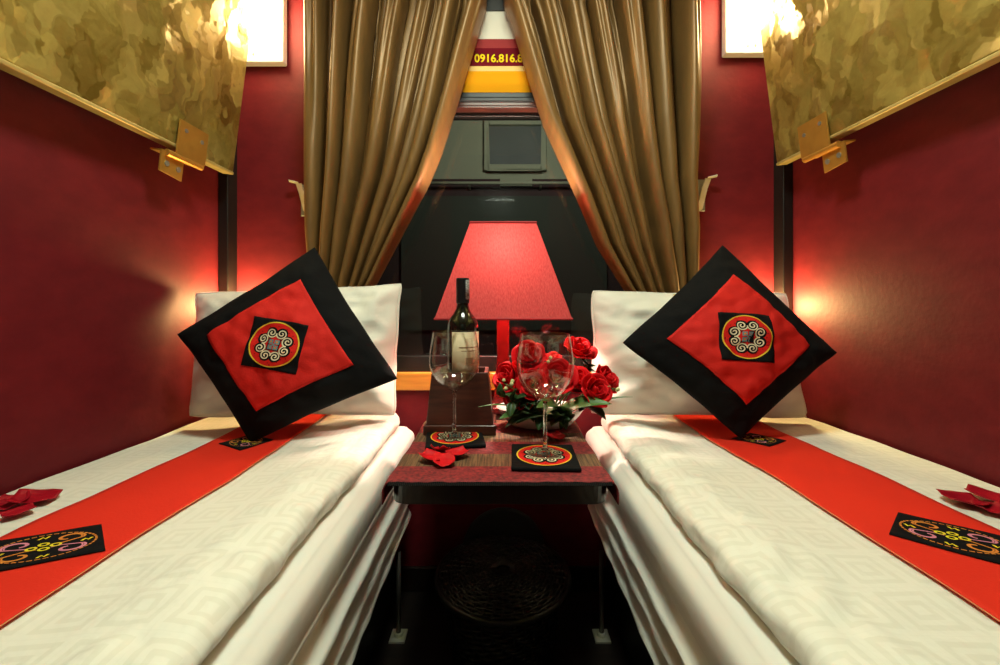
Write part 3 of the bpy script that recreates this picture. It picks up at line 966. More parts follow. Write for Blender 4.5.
        for px_, py_ in ((0, .62), (0, -.62), (.72, 0), (-.72, 0)):
            e.strip([(px_ - .09, py_ - .06), (px_ - .02, py_ + .06), (px_ + .02, py_ - .05), (px_ + .1, py_ + .06)], .055, fn, h)
        e.build('embroidery', [M_EMBORANGE, M_EMBPINK, M_EMBPINK, M_EMBLIME], pa, label='orange, pink and yellow stitched curls')

# ------------------------------------------------------------------ pillows and cushions


def puff(corners, T, pin, wr, seed, expo=.5, ear=.03):
    """quilted sheet over four corners A(-1,-1) B(1,-1) C(1,1) D(-1,1); returns surface(s, t, side, extra)"""
    A, B, C, D = [Vector(c) for c in corners]
    n = (B - D).cross(C - A).normalized()
    if n.y > 0:
        n = -n

    def sf(a, c, side, ex=0.0):
        a0, c0 = a, c
        a2 = a * (1 - pin * (1 - c0 * c0))
        c2 = c * (1 - pin * (1 - a0 * a0))
        rim = max(abs(a0), abs(c0)) ** 4
        a2 *= 1 + rim * 1.1 * wr * nz(c0 * 2.3 + seed, 4.0 * (a0 > 0), seed) - ear * (a0 * a0 * c0 * c0) ** 5
        c2 *= 1 + rim * 1.1 * wr * nz(a0 * 2.3 - seed, 4.0 * (c0 > 0), seed + 7) - ear * (a0 * a0 * c0 * c0) ** 5
        p, q = (a2 + 1) / 2, (c2 + 1) / 2
        base = A * (1 - p) * (1 - q) + B * p * (1 - q) + C * p * q + D * (1 - p) * q
        hh = T * (max(0, 1 - a0 * a0) * max(0, 1 - c0 * c0)) ** expo
        if side < 0:
            hh *= .55
        hh += wr * (1 - max(abs(a0), abs(c0)) ** 8) * (nz(a0 * 3 + seed, c0 * 3, side * 3.0) + .5 * nz(a0 * 7, c0 * 7 + seed, side) + .45 * (.5 - abs(nz((a0 + c0) * 5, (a0 - c0) * 2.0 + seed, 9))))
        return base + n * (side * hh + ex)
    return sf


def puff_mesh(sf, n=48):
    b = MB()
    def w_(q):
        q = 2 * q - 1
        return math.copysign(1 - (1 - abs(q)) ** 1.35, q)
    b.grid(lambda u, v: sf(w_(u), w_(v), 1), n, n)
    b.grid(lambda u, v: sf(w_(u), w_(v), -1), n, n)
    return b


pil = [
    ('left', (P(189, 417, 1.175), P(396, 415, 1.20), P(402, 284, 1.285), P(195, 293, 1.225)), 3),
    ('right', (P(590, 414, 1.20), P(808, 418, 1.20), P(787, 293, 1.28), P(591, 291, 1.275)), 8)]
for side, cs, sd in pil:
    sf = puff(cs, .085, .032, .022, sd, .60, .022)
    b = puff_mesh(sf)
    pl = thing('pillow', 'white pillow leaning behind the diamond cushion on the %s bed' % side, 'pillow', tuple((Vector(cs[0]) + Vector(cs[1])) / 2), 'white pillows')
    b.build('pillowcase', M_PILLOW, pl, smooth=True)
    sp = [sf(-1 + 2 * i / 30, -1, 1) for i in range(31)] + [sf(1, -1 + 2 * i / 30, 1) for i in range(1, 31)] + [sf(1 - 2 * i / 30, 1, 1) for i in range(1, 31)] + [sf(-1, 1 - 2 * i / 30, 1) for i in range(1, 30)]
    MB().tube(sp, .0035, 6, closed=True).build('seam', M_PILLOW, pl, smooth=True)


def spiral(c, r, turns, a0, sgn, n=22, rmin=.12):
    return [(c[0] + r * lerp(1, rmin, i / n) * math.cos(a0 + sgn * turns * 2 * math.pi * i / n), c[1] + r * lerp(1, rmin, i / n) * math.sin(a0 + sgn * turns * 2 * math.pi * i / n)) for i in range(n + 1)]


def medallion(fn, h, R=1.0):
    """round Hmong-style embroidery of radius R; slots: red, yellow, black, cream, blue, orange"""
    e = MB()
    e.cur = 0; e.disc((0, 0), R * .95, fn, h, 40, 6)
    e.cur = 1; e.strip([(R * .96 * math.cos(2 * math.pi * i / 48), R * .96 * math.sin(2 * math.pi * i / 48)) for i in range(48)], R * .05, fn, h + .0004, closed=True)
    e.cur = 2
    for i in range(28):
        a = 2 * math.pi * i / 28
        r = R * (.80 if i % 2 else .74)
        e.disc((r * math.cos(a), r * math.sin(a)), R * .020, fn, h + .0004, 6)
    cs = []
    for i in range(8):
        a = math.pi / 8 + i * math.pi / 4
        cs.append((R * .54 * math.cos(a), R * .54 * math.sin(a), a))
    for (x, y, a) in cs:
        e.cur = 2; e.disc((x, y), R * .24, fn, h + .0005, 16, 2)
    for i, (x, y, a) in enumerate(cs):
        e.cur = 3
        sg_ = 1 if i % 2 else -1
        e.strip(spiral((x, y), R * .22, 1.75, a + sg_ * 2.0, sg_, 30), R * .05, fn, h + .0009)
    e.cur = 2; e.add([fn(a * R * .25, c * R * .25, h + .0007) for a, c in ((-1, -1), (1, -1), (1, 1), (-1, 1))], [(0, 1, 2, 3)])
    for a in (-1, 1):
        for c in (-1, 1):
            e.cur = 4; e.add([fn(R * (.12 * a + .095 * p), R * (.12 * c + .095 * q), h + .0011) for p, q in ((-1, -1), (1, -1), (1, 1), (-1, 1))], [(0, 1, 2, 3)])
            e.cur = 5; e.disc((R * .12 * a, R * .12 * c), R * .045, fn, h + .0015, 8)
    e.cur = 4; e.disc((0, 0), R * .05, fn, h + .0015, 8)
    return e


MED = [M_EMBRED, M_EMBYEL, M_EMBBLACK, M_EMBCREAM, M_EMBBLUE, M_EMBORANGE]
cus = [
    ('left', (P(176, 334, 1.07), P(250, 444, 1.045), P(399, 379, 1.10), P(315, 246, 1.165)), 5, .03),
    ('right', (P(621, 343, 1.09), P(741, 440, 1.035), P(838, 353, 1.08), P(723, 244, 1.165)), 11, -.02)]
for side, cs, sd, rot in cus:
    sf = puff(cs, .074, .040, .011, sd, .60, .012)
    cu_ = thing('diamond_cushion', 'black bordered red cushion standing on its corner against the %s pillow' % side, 'cushion', tuple(cs[1]), 'embroidered diamond cushions')
    puff_mesh(sf).build('cover', M_BLACKCLOTH, cu_, smooth=True)
    K = .655
    MB().grid(lambda u, v: sf((2 * u - 1) * K, (2 * v - 1) * K, 1, .0022), 36, 36).build('red_panel', M_REDCLOTH, cu_, smooth=True, solid=-.001, label='red square panel')
    ca, sa = math.cos(math.pi / 4 + rot), math.sin(math.pi / 4 + rot)
    def cf(p, q, h, sf=sf, ca=ca, sa=sa):
        return sf(.335 * (p * ca - q * sa), .335 * (p * sa + q * ca), 1, h)
    pa = MB().grid(lambda u, v: cf(2 * u - 1, 2 * v - 1, .0042), 20, 20).build('patch', M_BLACKCLOTH, cu_, smooth=True, solid=-.001, label='black square patch')
    medallion(cf, .0056, .93).build('embroidery', MED, pa, smooth=True, label='round red embroidered medallion with cream scrolls')

# ------------------------------------------------------------------ table and what stands on it
ZTb = 0.625
tb = thing('side_table', 'dark wooden folding table between the two beds', 'table', (0, 1.08, 0))
pts = []
hw, yf, yb2, rr = .203, .775, 1.385, .03
for cxx, cyy, a0 in ((hw - rr, yb2 - .005, 0), (-hw + rr, yb2 - .005, 90), (-hw + rr, yf + rr, 180), (hw - rr, yf + rr, 270)):
    for i in range(7):
        a = math.radians(a0 + 15 * i)
        r_ = rr if cyy < 1 else .005
        pts.append((cxx + (rr if cyy < 1 else rr) * math.cos(a), cyy + r_ * math.sin(a), ZTb - .042))
MB().prism(pts, (0, 0, .042)).build('table_top', M_DARKWOOD, tb, bevel=.010)
b = MB().box(-.16, .16, yb2 - .03, yb2 + .005, ZTb - .16, ZTb - .043)
b.build('wall_cleat', M_DARKWOOD, tb, bevel=.004)
for xx in (-.12, .12):
    b = MB().prism([(xx - .008, yb2 - .03, ZTb - .043), (xx - .008, yb2 - .25, ZTb - .043), (xx - .008, yb2 - .03, ZTb - .155)], (.016, 0, 0))
    b.build('bracket', M_STEEL, tb)


def mat_fn(u, v):
    y = lerp(.768, 1.17, v)
    W = .214
    x = (2 * u - 1) * (W + .034)
    hw2 = .206
    dr = .02 * max(0, 1 - v * 9)
    if abs(x) <= hw2:
        z = ZTb + .0022
        xx = x
    else:
        d = abs(x) - hw2
        xx = math.copysign(hw2 + .009 * math.sin(min(d, .02) / .02 * math.pi / 2) + .006 * nz(y * 11, x * 3, 1), x)
        z = ZTb + .0022 - d * .98
    return Vector((xx, y + (.003 * nz(x * 40, 0, 2) if v == 0 else 0), z))


mt = thing('table_mat', 'red and brown striped woven mat draped over the dark table', 'table mat', (0, .97, ZTb))
MB().grid(mat_fn, 90, 60).build('cloth', M_MAT, mt, smooth=True, solid=-.002)
b = MB()
for i in range(120):
    x = lerp(-.203, .203, i / 119)
    b.add([(x - .0016, .7695, ZTb + .0026), (x + .0016, .7695, ZTb + .0026), (x + .0012, .7600 + .002 * nz(i * 3.3, 0), ZTb - .001), (x - .0012, .7600, ZTb - .001)], [(0, 1, 2, 3)])
b.build('fringe', M_BLACKCLOTH, mt, solid=-.001, label='dark fringe')

# coasters
coas = [('left', -.108, 1.005, 8, 'black square coaster with red medallion under the farther left wine glass'),
        ('right', .092, .880, -2, 'black square coaster with red medallion under the nearer right wine glass')]
for side, X, Y, rot, lab in coas:
    a = math.radians(rot)
    t = thing('coaster', lab, 'coaster', (X, Y, ZTb + .0035), 'embroidered coasters')
    def kf(p, q, h, X=X, Y=Y, a=a):
        x, y = p * .068, q * .070
        return Vector((X + x * math.cos(a) - y * math.sin(a), Y + x * math.sin(a) + y * math.cos(a), ZTb + .0035 + h))
    b = MB()
    vs = [kf(p, q, h) for h in (0, .008) for p, q in ((-1, -1), (1, -1), (1, 1), (-1, 1))]
    b.add(vs, [(3, 2, 1, 0), (4, 5, 6, 7), (0, 1, 5, 4), (1, 2, 6, 5), (2, 3, 7, 6), (3, 0, 4, 7)])
    b.build('pad', M_BLACKCLOTH, t, bevel=.003)
    medallion(kf, .0086, .86).build('embroidery', MED, t, label='round red embroidered medallion with cream scrolls')

# wine glasses


def wine_glass(X, Y, lab, ht):
    z0 = ZTb + .0150
    k_ = ht / .264
    outer = [(.0050, .113), (.0100, .1155), (.018, .1200), (.032, .1295), (.045, .143), (.0555, .160), (.0605, .178), (.0615, .192), (.0600, .212), (.0565, .236), (.0525, .262)]
    inner = [(.0517, .2624), (.0512, .262), (.0552, .236), (.0588, .212), (.0603, .192), (.0593, .178), (.0543, .1607), (.044, .1445), (.0312, .1315), (.0175, .1235), (.006, .121), (0, .1203)]
    prof = [(r * .98, z * k_) for r, z in outer + inner]
    stem = [(0, .0066), (.0085, .0066), (.0060, .011), (.0045, .020), (.0038, .040), (.0036, .06), (.0038, .09), (.0043, .104), (.0052, .1125), (0, .1125)]
    foot = [(0, 0), (.0362, 0), (.0367, .0010), (.034, .0020), (.018, .0040), (.0088, .0064), (0, .0064)]
    t = thing('wine_glass', lab, 'wine glass', (X, Y, z0), 'empty wine glasses')
    ib = 10
    MB().lathe(prof, (X, Y, z0), 48).build('glass_bowl', M_GLASS, t, smooth=True)
    MB().lathe([(r * k_, z * k_) for r, z in stem], (X, Y, z0), 24).build('stem', M_STEMGLASS, t, smooth=True)
    MB().lathe([(r * k_, z * k_) for r, z in foot], (X, Y, z0), 40).build('foot', M_GLASS, t, smooth=True)
    return t


wine_glass(-.108, .995, 'empty wine glass in front of the wine bottle', .249)
wine_glass(.095, .883, 'empty wine glass in front of the roses', .252)

# tapered wooden box holding the bottle
BX, BY = -.100, 1.090
BTX, BTY = -.0965, 1.088
bx = thing('bottle_box', 'tapered brown wooden box holding the wine bottle', 'box', (BX, BY, ZTb))
MB().box(BX - .090, BX + .090, BY - .056, BY + .056, ZTb + .003, ZTb + .028).build('foot', M_BOXWOOD, bx, bevel=.003)
zt_ = .782
b = MB()
def ring(hx_, hy_, z):
    return [Vector((BX + p * hx_, BY + q * hy_, z)) for p, q in ((-1, -1), (1, -1), (1, 1), (-1, 1))]
rings_ = [ring(.083, .053, ZTb + .028), ring(.070, .049, zt_), ring(.060, .0445, zt_), ring(.060, .0445, .696)]
for r0, r1 in zip(rings_, rings_[1:]):
    b.add(r0 + r1, [(i, (i + 1) % 4, 4 + (i + 1) % 4, 4 + i) for i in range(4)])
b.add(rings_[-1], [(0, 1, 2, 3)]); b.add(rings_[0], [(3, 2, 1, 0)])
b.build('tapered_body', M_BOXWOOD, bx, bevel=.002)

bt = thing('wine_bottle', 'dark wine bottle with a cream label standing in the wooden box', 'bottle', (BTX, BTY, .6975))
kz = 1.017
prof = [(0, 0), (.036, 0), (.0405, .004), (.0412, .02), (.0412, .185), (.040, .2), (.034, .214), (.024, .226), (.0175, .238), (.0155, .25), (.0148, .30), (.0148, .3), (.0168, .303), (.0168, .312), (0, .312)]
MB().lathe([(r, z * kz) for r, z in prof], (BTX, BTY, .6975), 40).build('bottle_glass', M_BOTTLE, bt, smooth=True, label='dark glass')
b = MB()
b.lathe([(.0156, .252 * kz), (.0172, .254 * kz), (.0172, .313 * kz), (.0160, .3165 * kz), (0, .3165 * kz)], (BTX, BTY, .6975), 32)
b.build('capsule', M_FOIL, bt, smooth=False, label='black foil capsule')
def cyl_patch(r, a0, a1, z0, z1, n=20):
    vs = []; fs = []
    for i in range(n + 1):
        a = math.radians(lerp(a0, a1, i / n))
        for z in (z0, z1):
            vs.append((BTX + r * math.cos(a), BTY + r * math.sin(a), z))
    fs = [(2 * i, 2 * i + 2, 2 * i + 3, 2 * i + 1) for i in range(n)]
    return MB().add(vs, fs)
lb = cyl_patch(.0418, 235, 352, .760, .882).build('label', M_LABEL, bt, smooth=True, solid=-.0005, label='cream paper label')
b = MB()
for zz, aa0, aa1, hh in ((.842, 262, 335, .0035), (.834, 270, 325, .0018), (.802, 285, 312, .016), (.775, 265, 330, .0018)):
    cyl_patch(.0424, aa0, aa1, zz, zz + hh, 10).build('label_print', M_LABELINK, lb, smooth=True)
cyl_patch(.0178, 300, 352, .6975 + .262 * kz, .6975 + .312 * kz, 6).build('tax_strip', M_FOILSTRIP, bt, smooth=True, solid=-.0004, label='grey paper strip')

# table lamp
LX, LY = .009, 1.275
tl = thing('table_lamp', 'lit table lamp with a red square shade and red post', 'lamp', (LX, LY, ZTb))
b = MB().box(LX - .055, LX + .055, LY - .045, LY + .045, ZTb + .003, ZTb + .022)
b.build('base', M_REDWOOD, tl, bevel=.004)
b = MB()
prev = None
secs = [(.034, ZTb + .022), (.027, .67), (.021, .72), (.0185, .80), (.0185, .95), (.015, .96)]
for hw_, z in secs:
    r_ = [Vector((LX + p * hw_, LY + q * hw_, z)) for p, q in ((-1, -1), (1, -1), (1, 1), (-1, 1))]
    if prev:
        b.add(prev + r_, [(i, (i + 1) % 4, 4 + (i + 1) % 4, 4 + i) for i in range(4)])
    prev = r_
b.add(prev, [(0, 1, 2, 3)])
b.build('post', M_REDWOOD, tl, bevel=.003, label='red painted post')
MB().tube([(LX, LY, .955), (LX, LY, 1.07)], .006, 8).build('socket_rod', M_STEEL, tl, smooth=True)
ZS0, ZS1 = .912, 1.185
def shade_pt(u, v):
    hwid = lerp(.186, .094, v); hdep = lerp(.140, .077, v)
    k4 = u * 4
    i = int(k4) % 4; f = k4 - int(k4)
    c = [(-1, -1), (1, -1), (1, 1), (-1, 1)]
    p, q = c[i], c[(i + 1) % 4]
    return Vector((LX + lerp(p[0], q[0], f) * hwid, LY + lerp(p[1], q[1], f) * hdep, lerp(ZS0, ZS1, v)))
sh = MB().grid(shade_pt, 32, 12, wrap_u=True).build('lamp_shade', M_SHADE, tl, label='red fabric shade')
M_SHADETRIM = mat('red shade binding', (0.42, 0.015, 0.02), 0.6, var=(40, (0.36, 0.012, 0.016), (1, 1, 1)))
b = MB()
for vv in (0.0, 1.0):
    cs = [shade_pt(i / 4, vv) for i in range(4)]
    MB().tube(cs, .0035, 6, closed=True).build('binding', M_SHADETRIM, sh, label='darker red bound rim')
bl = MB().lathe([(0, 0), (.011, .004), (.012, .014), (.020, .024), (.024, .038), (.018, .052), (0, .058)], (LX, LY, 1.068), 16).build('bulb', M_BULB, tl, smooth=True, label='glowing bulb')

# ------------------------------------------------------------------ flowers
fb = thing('flower_bowl', 'white ceramic bowl holding the roses on the table', 'bowl', (.105, 1.12, ZTb))
KF = Matrix.Translation((.108, 1.12, ZTb + .0045)) @ Matrix.Diagonal((.95, .62, 1, 1))
b = MB().lathe([(0, 0), (.07, 0), (.085, .004), (.108, .028), (.122, .046), (.124, .050), (.119, .048), (.102, .032), (.08, .012), (0, .01)], n=40, M=KF)
b.build('dish', M_CERAMIC, fb, smooth=True)
b = MB().lathe([(0, .040), (.06, .038), (.100, .031), (.095, .018), (0, .014)], n=24, M=KF)
b.build('flower_foam', M_LEAFDARK, fb, smooth=True, label='dark green flower foam')


def rot_to(d):
    return Vector((0, 0, 1)).rotation_difference(Vector(d).normalized()).to_matrix().to_4x4()


def rose(c, R, d, lab, seed, name='rose'):
    rnd = random.Random(seed)
    t = thing(name, lab, 'rose', tuple(c), 'red roses in the bowl')
    M = Matrix.Translation(c) @ rot_to(d) @ Matrix.Rotation(rnd.uniform(0, 6.28), 4, 'Z')
    b = MB()
    lay = [(2, .20, 1.00, 1.9, .03), (3, .34, 1.02, 1.5, .06), (3, .52, .98, 1.45, .12), (4, .72, .88, 1.25, .22), (5, .92, .70, 1.0, .36)]
    for li, (n, r, hgt, wid, curl) in enumerate(lay):
        for i in range(n):
            a0 = 2 * math.pi * (i + .37 * li) / n + rnd.uniform(-.15, .15)
            h_ = R * hgt * rnd.uniform(.92, 1.08)
            rr_ = R * r * rnd.uniform(.94, 1.06)
            def pf(u, v, a0=a0, h_=h_, rr_=rr_, wid=wid, curl=curl, li=li):
                q = 2 * u - 1
                wv = (math.sin(math.pi * min(1, .18 + v * .62)) ** .6)
                an = a0 + q * wid * .75 * wv
                prof_ = .30 + .85 * math.sin(min(1, v * 1.15) * math.pi / 2)
                rad = rr_ * prof_ + R * curl * max(0, v - .6) ** 1.6 * 2.4
                edge = (1 - .22 * q * q)
                z = -R * .55 + (h_ + R * .35) * (v ** .9) * edge - R * curl * max(0, v - .72) * 1.1
                rad *= 1 + .05 * nz(q * 2 + a0, v * 2, seed)
                return M @ Vector((rad * math.cos(an), rad * math.sin(an), z))
            b.grid(pf, 8, 8)
    b.build('bloom', M_ROSE, t, smooth=True, solid=-.0008)
    b = MB()
    dn = Vector(d).normalized()
    foot = Vector((.105 + (c[0] - .105) * .35, 1.12 + (c[1] - 1.12) * .35, ZTb + .045))
    neck = Vector(c) - dn * R * .5
    pts_ = [foot, foot.lerp(neck, .55) + Vector((0, 0, .004)), neck, Vector(c) - dn * R * .15]
    b.tube(pts_, .003, 6, radii=[.0026, .0026, .004, .008])
    for i in range(5):
        a = 2 * math.pi * i / 5
        p0 = M @ Vector((0, 0, -R * .52)); p1 = M @ Vector((R * .55 * math.cos(a), R * .55 * math.sin(a), -R * .42)); p2 = M @ Vector((R * .95 * math.cos(a), R * .95 * math.sin(a), -R * .15))
        sd_ = M.to_3x3() @ Vector((-math.sin(a), math.cos(a), 0)) * R * .14
        b.add([p0, p1 - sd_, p2, p1 + sd_], [(0, 1, 2, 3)])
    b.build('stem', M_STEM, t, smooth=True, label='green stem and sepals')
    return t


roses = [
    (579, 350, 1.13, .037, (.25, -.55, .8), 'tall red rose at the upper right, beside the right pillow'),
    (529, 357, 1.08, .036, (-.15, -.75, .6), 'open red rose seen through the upper half of the wine glass'),
    (509, 378, 1.06, .036, (-.6, -.6, .5), 'red rose at the upper left of the bowl, beside the lamp post'),
    (553, 359, 1.17, .020, (0, -.6, .8), 'small red rosebud at the back of the bowl'),
    (557, 378, 1.02, .038, (0, -.85, .5), 'large open red rose in the centre, facing forward'),
    (533, 385, 1.01, .031, (-.1, -.9, .35), 'red rose lower in the centre, behind the wine glass bowl'),
    (520, 397, 1.03, .033, (-.4, -.85, .25), 'red rose lowest on the left above the leaves'),
    (577, 382, 1.07, .034, (.15, -.7, .65), 'red rose half hidden right of the centre rose'),
    (595, 391, 1.04, .035, (.35, -.8, .45), 'red rose at the lower right above the broad leaf'),
    (605, 380, 1.10, .033, (.6, -.55, .55), 'red rose furthest right, touching the white pillow'),
]
for i, (x, y, Y, R, d, lab) in enumerate(roses):
    rose(P(x, y, Y), R, d, lab, 20 + i)


def leaf_mesh(b, p0, p1, wid, sag, up_=Vector((0, -.4, 1)), n=12):
    p0, p1 = Vector(p0), Vector(p1)
    ax = p1 - p0
    sd_ = ax.cross(up_).normalized()
    upv = sd_.cross(ax).normalized()
    def lf(u, v):
        q = 2 * u - 1
        wdt = wid * math.sin(math.pi * min(1, v ** .75 * .97 + .03)) ** .8
        return p0 + ax * v + upv * (sag * math.sin(math.pi * v) + abs(q) * wdt * .28) + sd_ * q * wdt * .5
    b.grid(lf, 6, n)
    return b


broad = [
    (P(556, 416, 1.04), P(612, 404, .985), .050, .010, 'broad green leaf pointing right below the roses'),
    (P(566, 418, 1.03), P(536, 408, .93), .055, .014, 'broad green leaf hanging forward over the bowl, behind the glass stem'),
    (P(527, 417, 1.03), P(499, 419, .99), .030, .006, 'narrow green leaf pointing left beside the wooden box'),
    (P(590, 408, 1.06), P(633, 397, 1.03), .008, .010, 'thin grass blade leaf reaching over the right bed'),
    (P(520, 410, 1.04), P(478, 407, 1.0), .006, .010, 'thin grass blade leaf reaching left across the box'),
    (P(548, 416, 1.02), P(516, 424, 1.0), .042, .012, 'broad green leaf lying over the left front of the bowl'),
    (P(538, 414, 1.03), P(505, 428, .99), .034, .010, 'dark leaf hanging over the bowl at its far left front'),
    (P(545, 416, 1.02), P(538, 431, .985), .036, .008, 'dark leaf hanging down the middle front of the bowl'),
    (P(572, 414, 1.03), P(560, 430, .99), .034, .008, 'dark leaf hanging over the bowl right of the glass stem'),
    (P(588, 408, 1.06), P(606, 420, 1.02), .030, .006, 'small dark leaf drooping at the right rim of the bowl')]
for i, (p0, p1, wd, sg2, lab) in enumerate(broad):
    b = leaf_mesh(MB(), p0, p1, wd, sg2)
    o = b.build('leaf', M_LEAF if i < 5 else M_LEAFDARK, None, smooth=True, solid=-.0008)
    tag(o, lab, 'leaf', 'leaves in the flower bowl')


def sprig(name, foot, tip, n, wid, m, lab, seed, cat='greenery', group='small leafy sprigs in the flower bowl'):
    rnd = random.Random(seed)
    foot, tip = Vector(foot), Vector(tip)
    t = thing(name, lab, cat, tuple(foot), group)
    MB().tube([foot, foot.lerp(tip, .5) + Vector((0, 0, .006)), tip], .0016, 6).build('stem', M_STEM, t, smooth=True)
    b = MB()
    for i in range(n):
        f = lerp(.3, 1.0, i / (n - 1))
        p = foot.lerp(tip, f)
        dd = Vector((rnd.uniform(-1, 1), rnd.uniform(-1, .2), rnd.uniform(-.4, 1))).normalized() * rnd.uniform(.7, 1.2) * wid * 1.7
        leaf_mesh(b, p, p + dd, wid, .002, n=6)
    b.build('leaves', m, t, smooth=True, solid=-.0006)


sprig('leaf_sprig', P(560, 408, 1.08), P(588, 366, 1.12), 16, .018, M_LEAFDARK, 'dark leafy sprig under the tall upper right rose', 1)
sprig('leaf_sprig', P(540, 410, 1.08), P(500, 396, 1.03), 14, .017, M_LEAFDARK, 'dark leafy sprig at the left edge of the bowl', 2)
sprig('leaf_sprig', P(540, 408, 1.10), P(540, 371, 1.08), 14, .016, M_LEAF, 'bright leafy sprig between the middle roses', 3)
sprig('leaf_sprig', P(570, 412, 1.05), P(601, 404, 1.05), 14, .016, M_LEAFDARK, 'dark leafy sprig below the right-hand roses', 4)
sprig('leaf_sprig', P(545, 415, 1.04), P(520, 413, 1.0), 14, .016, M_LEAFDARK, 'dark leafy sprig low at the front left of the bowl', 5)
sprig('leaf_sprig', P(535, 402, 1.1), P(518, 362, 1.12), 10, .014, M_LEAFDARK, 'dark leafy sprig behind the open rose near the lamp post', 6)

sprig('leaf_sprig', P(550, 405, 1.06), P(512, 402, .985), 18, .022, M_LEAFDARK, 'dark leafy sprig spilling over the left of the bowl towards the wooden box', 7)
sprig('leaf_sprig', P(560, 408, 1.10), P(566, 364, 1.08), 16, .019, M_LEAF, 'bright leafy sprig just left of the tall upper right rose', 8)
sprig('leaf_sprig', P(565, 415, 1.03), P(556, 420, .98), 16, .022, M_LEAFDARK, 'dark leafy sprig low at the front middle of the bowl', 9)


def buds(foot, tip, n, lab, seed, spread):
    rnd = random.Random(seed)
    foot, tip = Vector(foot), Vector(tip)
    t = thing('bud_sprig', lab, 'flower sprig', tuple(foot), 'sprigs of small cream buds')
    st = MB(); bu = MB()
    st.tube([foot, tip], .0013, 6)
    for i in range(n):
        f = lerp(.55, 1, i / (n - 1))
        p = foot.lerp(tip, f)
        q = p + Vector((rnd.uniform(-1, 1), rnd.uniform(-.9, .3), rnd.uniform(-.3, 1))) * spread
        st.tube([p, q], .0008, 4)
        r = rnd.uniform(.0035, .0055)
        bu.lathe([(0, -r), (r * .8, -r * .5), (r, .1 * r), (r * .6, r * .9), (0, r * 1.2)], tuple(q), 8)
    st.build('stem', M_STEM, t, smooth=True)
    bu.build('buds', M_BUD, t, smooth=True, label='tiny cream buds')


buds(P(545, 400, 1.08), P(543, 366, 1.04), 14, 'sprig of tiny cream buds among the middle roses', 11, .022)
buds(P(585, 405, 1.06), P(614, 388, 1.05), 10, 'sprig of tiny cream buds at the right end of the bowl', 12, .016)
buds(P(540, 405, 1.06), P(504, 383, 1.0), 8, 'sprig of tiny cream buds below the upper left rose', 13, .014)


# loose petals
def petal(x, y, zf, R, az, tilt, curl, lab, group, m, lift=.006):
    """a curled petal lying on a surface; zf gives the height of that surface"""
    X, Y = x, y
    Mz = Matrix.Translation((X, Y, zf(X, Y) + lift)) @ Matrix.Rotation(az, 4, 'Z') @ Matrix.Rotation(tilt, 4, 'X')
    def pf(u, v):
        q = 2 * u - 1
        wdt = R * math.sin(math.pi * (.16 + v * .68)) ** .55
        yv = (v - .5) * 2 * R
        z = curl * R * (q * q * .5 + (v - .4) ** 2 * 1.0) + .10 * R * nz(q * 2 + x * 9, v * 2 + y * 9)
        return Mz @ Vector((q * wdt * .92, yv, z))
    o = MB().grid(pf, 10, 10).build('rose_petal', m, None, smooth=True, solid=-.0010)
    tag(o, lab, 'petal', group)
    return o


zt = lambda x, y: ZTb + .004
def onbed(px, py):
    Y = (ZC - ZB) * F / (py - HY)
    return (px - 500) / F * Y, Y
def ontab(px, py):
    Y = (ZC - ZTb) * F / (py - HY)
    return (px - 500) / F * Y, Y
gt_ = 'loose rose petals on the table mat'
for i, (px, py, R, az, ti, cu2, lab) in enumerate([
        (432, 463, .024, 1.2, .1, .55, 'loose red petal at the left of the table petal heap'),
        (444, 466, .024, .2, .15, .5, 'loose red petal at the front of the table petal heap'),
        (458, 459, .022, 2.2, -.1, .6, 'loose red petal at the right of the table petal heap'),
        (440, 456, .022, 2.9, .35, .7, 'loose red petal at the back of the table petal heap'),
        (556, 441, .022, .4, .0, .4, 'loose red petal lying behind the nearer coaster')]):
    X, Y = ontab(px, py)
    petal(X, Y, zt, R, az, ti, cu2, lab, gt_, M_PETAL)
for i, (px, py, R, az, ti, cu2, lab) in enumerate([
        (33, 502, .030, 1.9, .1, .45, 'curled red petal on the left bed, largest and nearest the red runner'),
        (10, 506, .024, .5, .06, .45, 'curled red petal on the left bed at the left edge of the photo'),
        (19, 515, .018, 2.6, -.1, .5, 'curled red petal on the left bed below the other two')]):
    X, Y = onbed(px, py)
    petal(X, Y, lambda x, y: dz(-1, x, y), R, az, ti, cu2, lab, 'loose rose petals on the left bed', M_PETALDARK)
for i, (px, py, R, az, ti, cu2, lab) in enumerate([
        (963, 503, .028, 1.5, .05, .4, 'curled red petal on the right bed, nearest the red runner'),
        (988, 500, .026, .6, .04, .4, 'curled red petal on the right bed, nearest the right wall'),
        (990, 511, .022, 2.5, -.05, .5, 'curled red petal on the right bed, in front of the others')]):
    X, Y = onbed(px, py)
    petal(X, Y, lambda x, y: dz(1, x, y), R, az, ti, cu2, lab, 'loose rose petals on the right bed', M_PETALDARK)

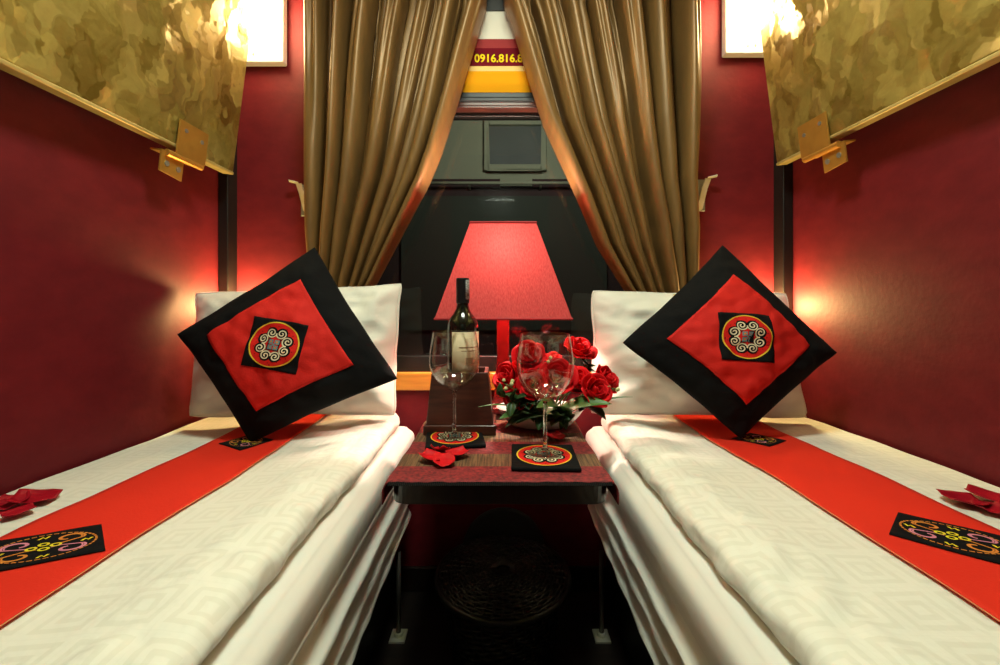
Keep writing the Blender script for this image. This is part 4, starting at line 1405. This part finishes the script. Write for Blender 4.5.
# ------------------------------------------------------------------ under the table
WX, WY = .008, 1.168
wb = thing('wicker_basket', 'round black wicker basket with a lid under the table', 'basket', (WX, WY, 0))
b = MB()
nsp = 36
for i in range(nsp):
    a = 2 * math.pi * i / nsp
    b.tube([(WX + r * math.cos(a), WY + r * math.sin(a), z) for r, z in ((.132, .004), (.142, .06), (.150, .12), (.156, .178))], .004, 5)
for kk in range(15):
    z = .008 + kk * .012
    r = lerp(.132, .156, z / .178)
    pl = []
    for i in range(72):
        a = 2 * math.pi * i / 72
        q = .0045 * (1 if ((i // 1 + kk) % 4) < 2 else -1)
        pl.append((WX + (r + q) * math.cos(a), WY + (r + q) * math.sin(a), z + .002 * math.sin(3 * a + kk)))
    b.tube(pl, .0052, 5, closed=True)
b.lathe([(0, .003), (.128, .003), (.150, .175), (.146, .175), (.124, .007), (0, .007)], (WX, WY, 0), 40)
b.build('body', M_WICKER, wb, smooth=True)
b = MB()
def lidz(r):
    return .214 - .010 * (r / .19) ** 2
b.lathe([(0, lidz(0) - .004), (.1, lidz(.1) - .004), (.178, lidz(.178) - .004), (.178, lidz(.178) - .010), (0, lidz(0) - .012)], (WX, WY, 0), 48)
for i in range(40):
    a = 2 * math.pi * i / 40
    b.tube([(WX + r * math.cos(a), WY + r * math.sin(a), lidz(r)) for r in (.02, .07, .12, .17, .180)], .0048, 5)
for kk in range(15):
    r = .035 + kk * .0098
    pl = []
    for i in range(80):
        a = 2 * math.pi * i / 80
        pl.append((WX + r * math.cos(a), WY + r * math.sin(a), lidz(r) + (.003 if (i + 2 * kk) % 4 < 2 else 0)))
    b.tube(pl, .0035, 5, closed=True)
ld = b.build('lid', M_WICKER, wb, smooth=True)
MB().tube([(WX + .181 * math.cos(2 * math.pi * i / 64), WY + .181 * math.sin(2 * math.pi * i / 64), lidz(.19) - .002 + .002 * math.sin(i * math.pi)) for i in range(64)], .008, 8, closed=True).build('lid_rim', M_WICKER, ld, smooth=True)

b = MB().lathe([(0, 0), (.128, 0), (.135, .006), (.135, .014), (.128, .018), (.05, .022), (0, .022)], n=40,
               M=Matrix.Translation((.012, 1.385, .145)) @ Matrix.Rotation(math.radians(85), 4, 'X'))
tag(b.build('round_lid', M_BIN, None, smooth=False, bevel=.003), 'dark grey round lid leaning on the wall behind the wicker basket', 'lid')

# ------------------------------------------------------------------ ceiling lamp
cl = thing('ceiling_lamp', 'long white ceiling lamp over the aisle', 'lamp', (0, .5, ZT))
MB().box(-.20, .20, .42, .58, ZT - .03, ZT - .001).build('housing', M_WHITEPL, cl, bevel=.005)
b = MB().box(-.18, .18, .435, .565, ZT - .06, ZT - .031)
b.build('diffuser', M_CEILDIFF, cl, bevel=.01, label='lit diffuser')
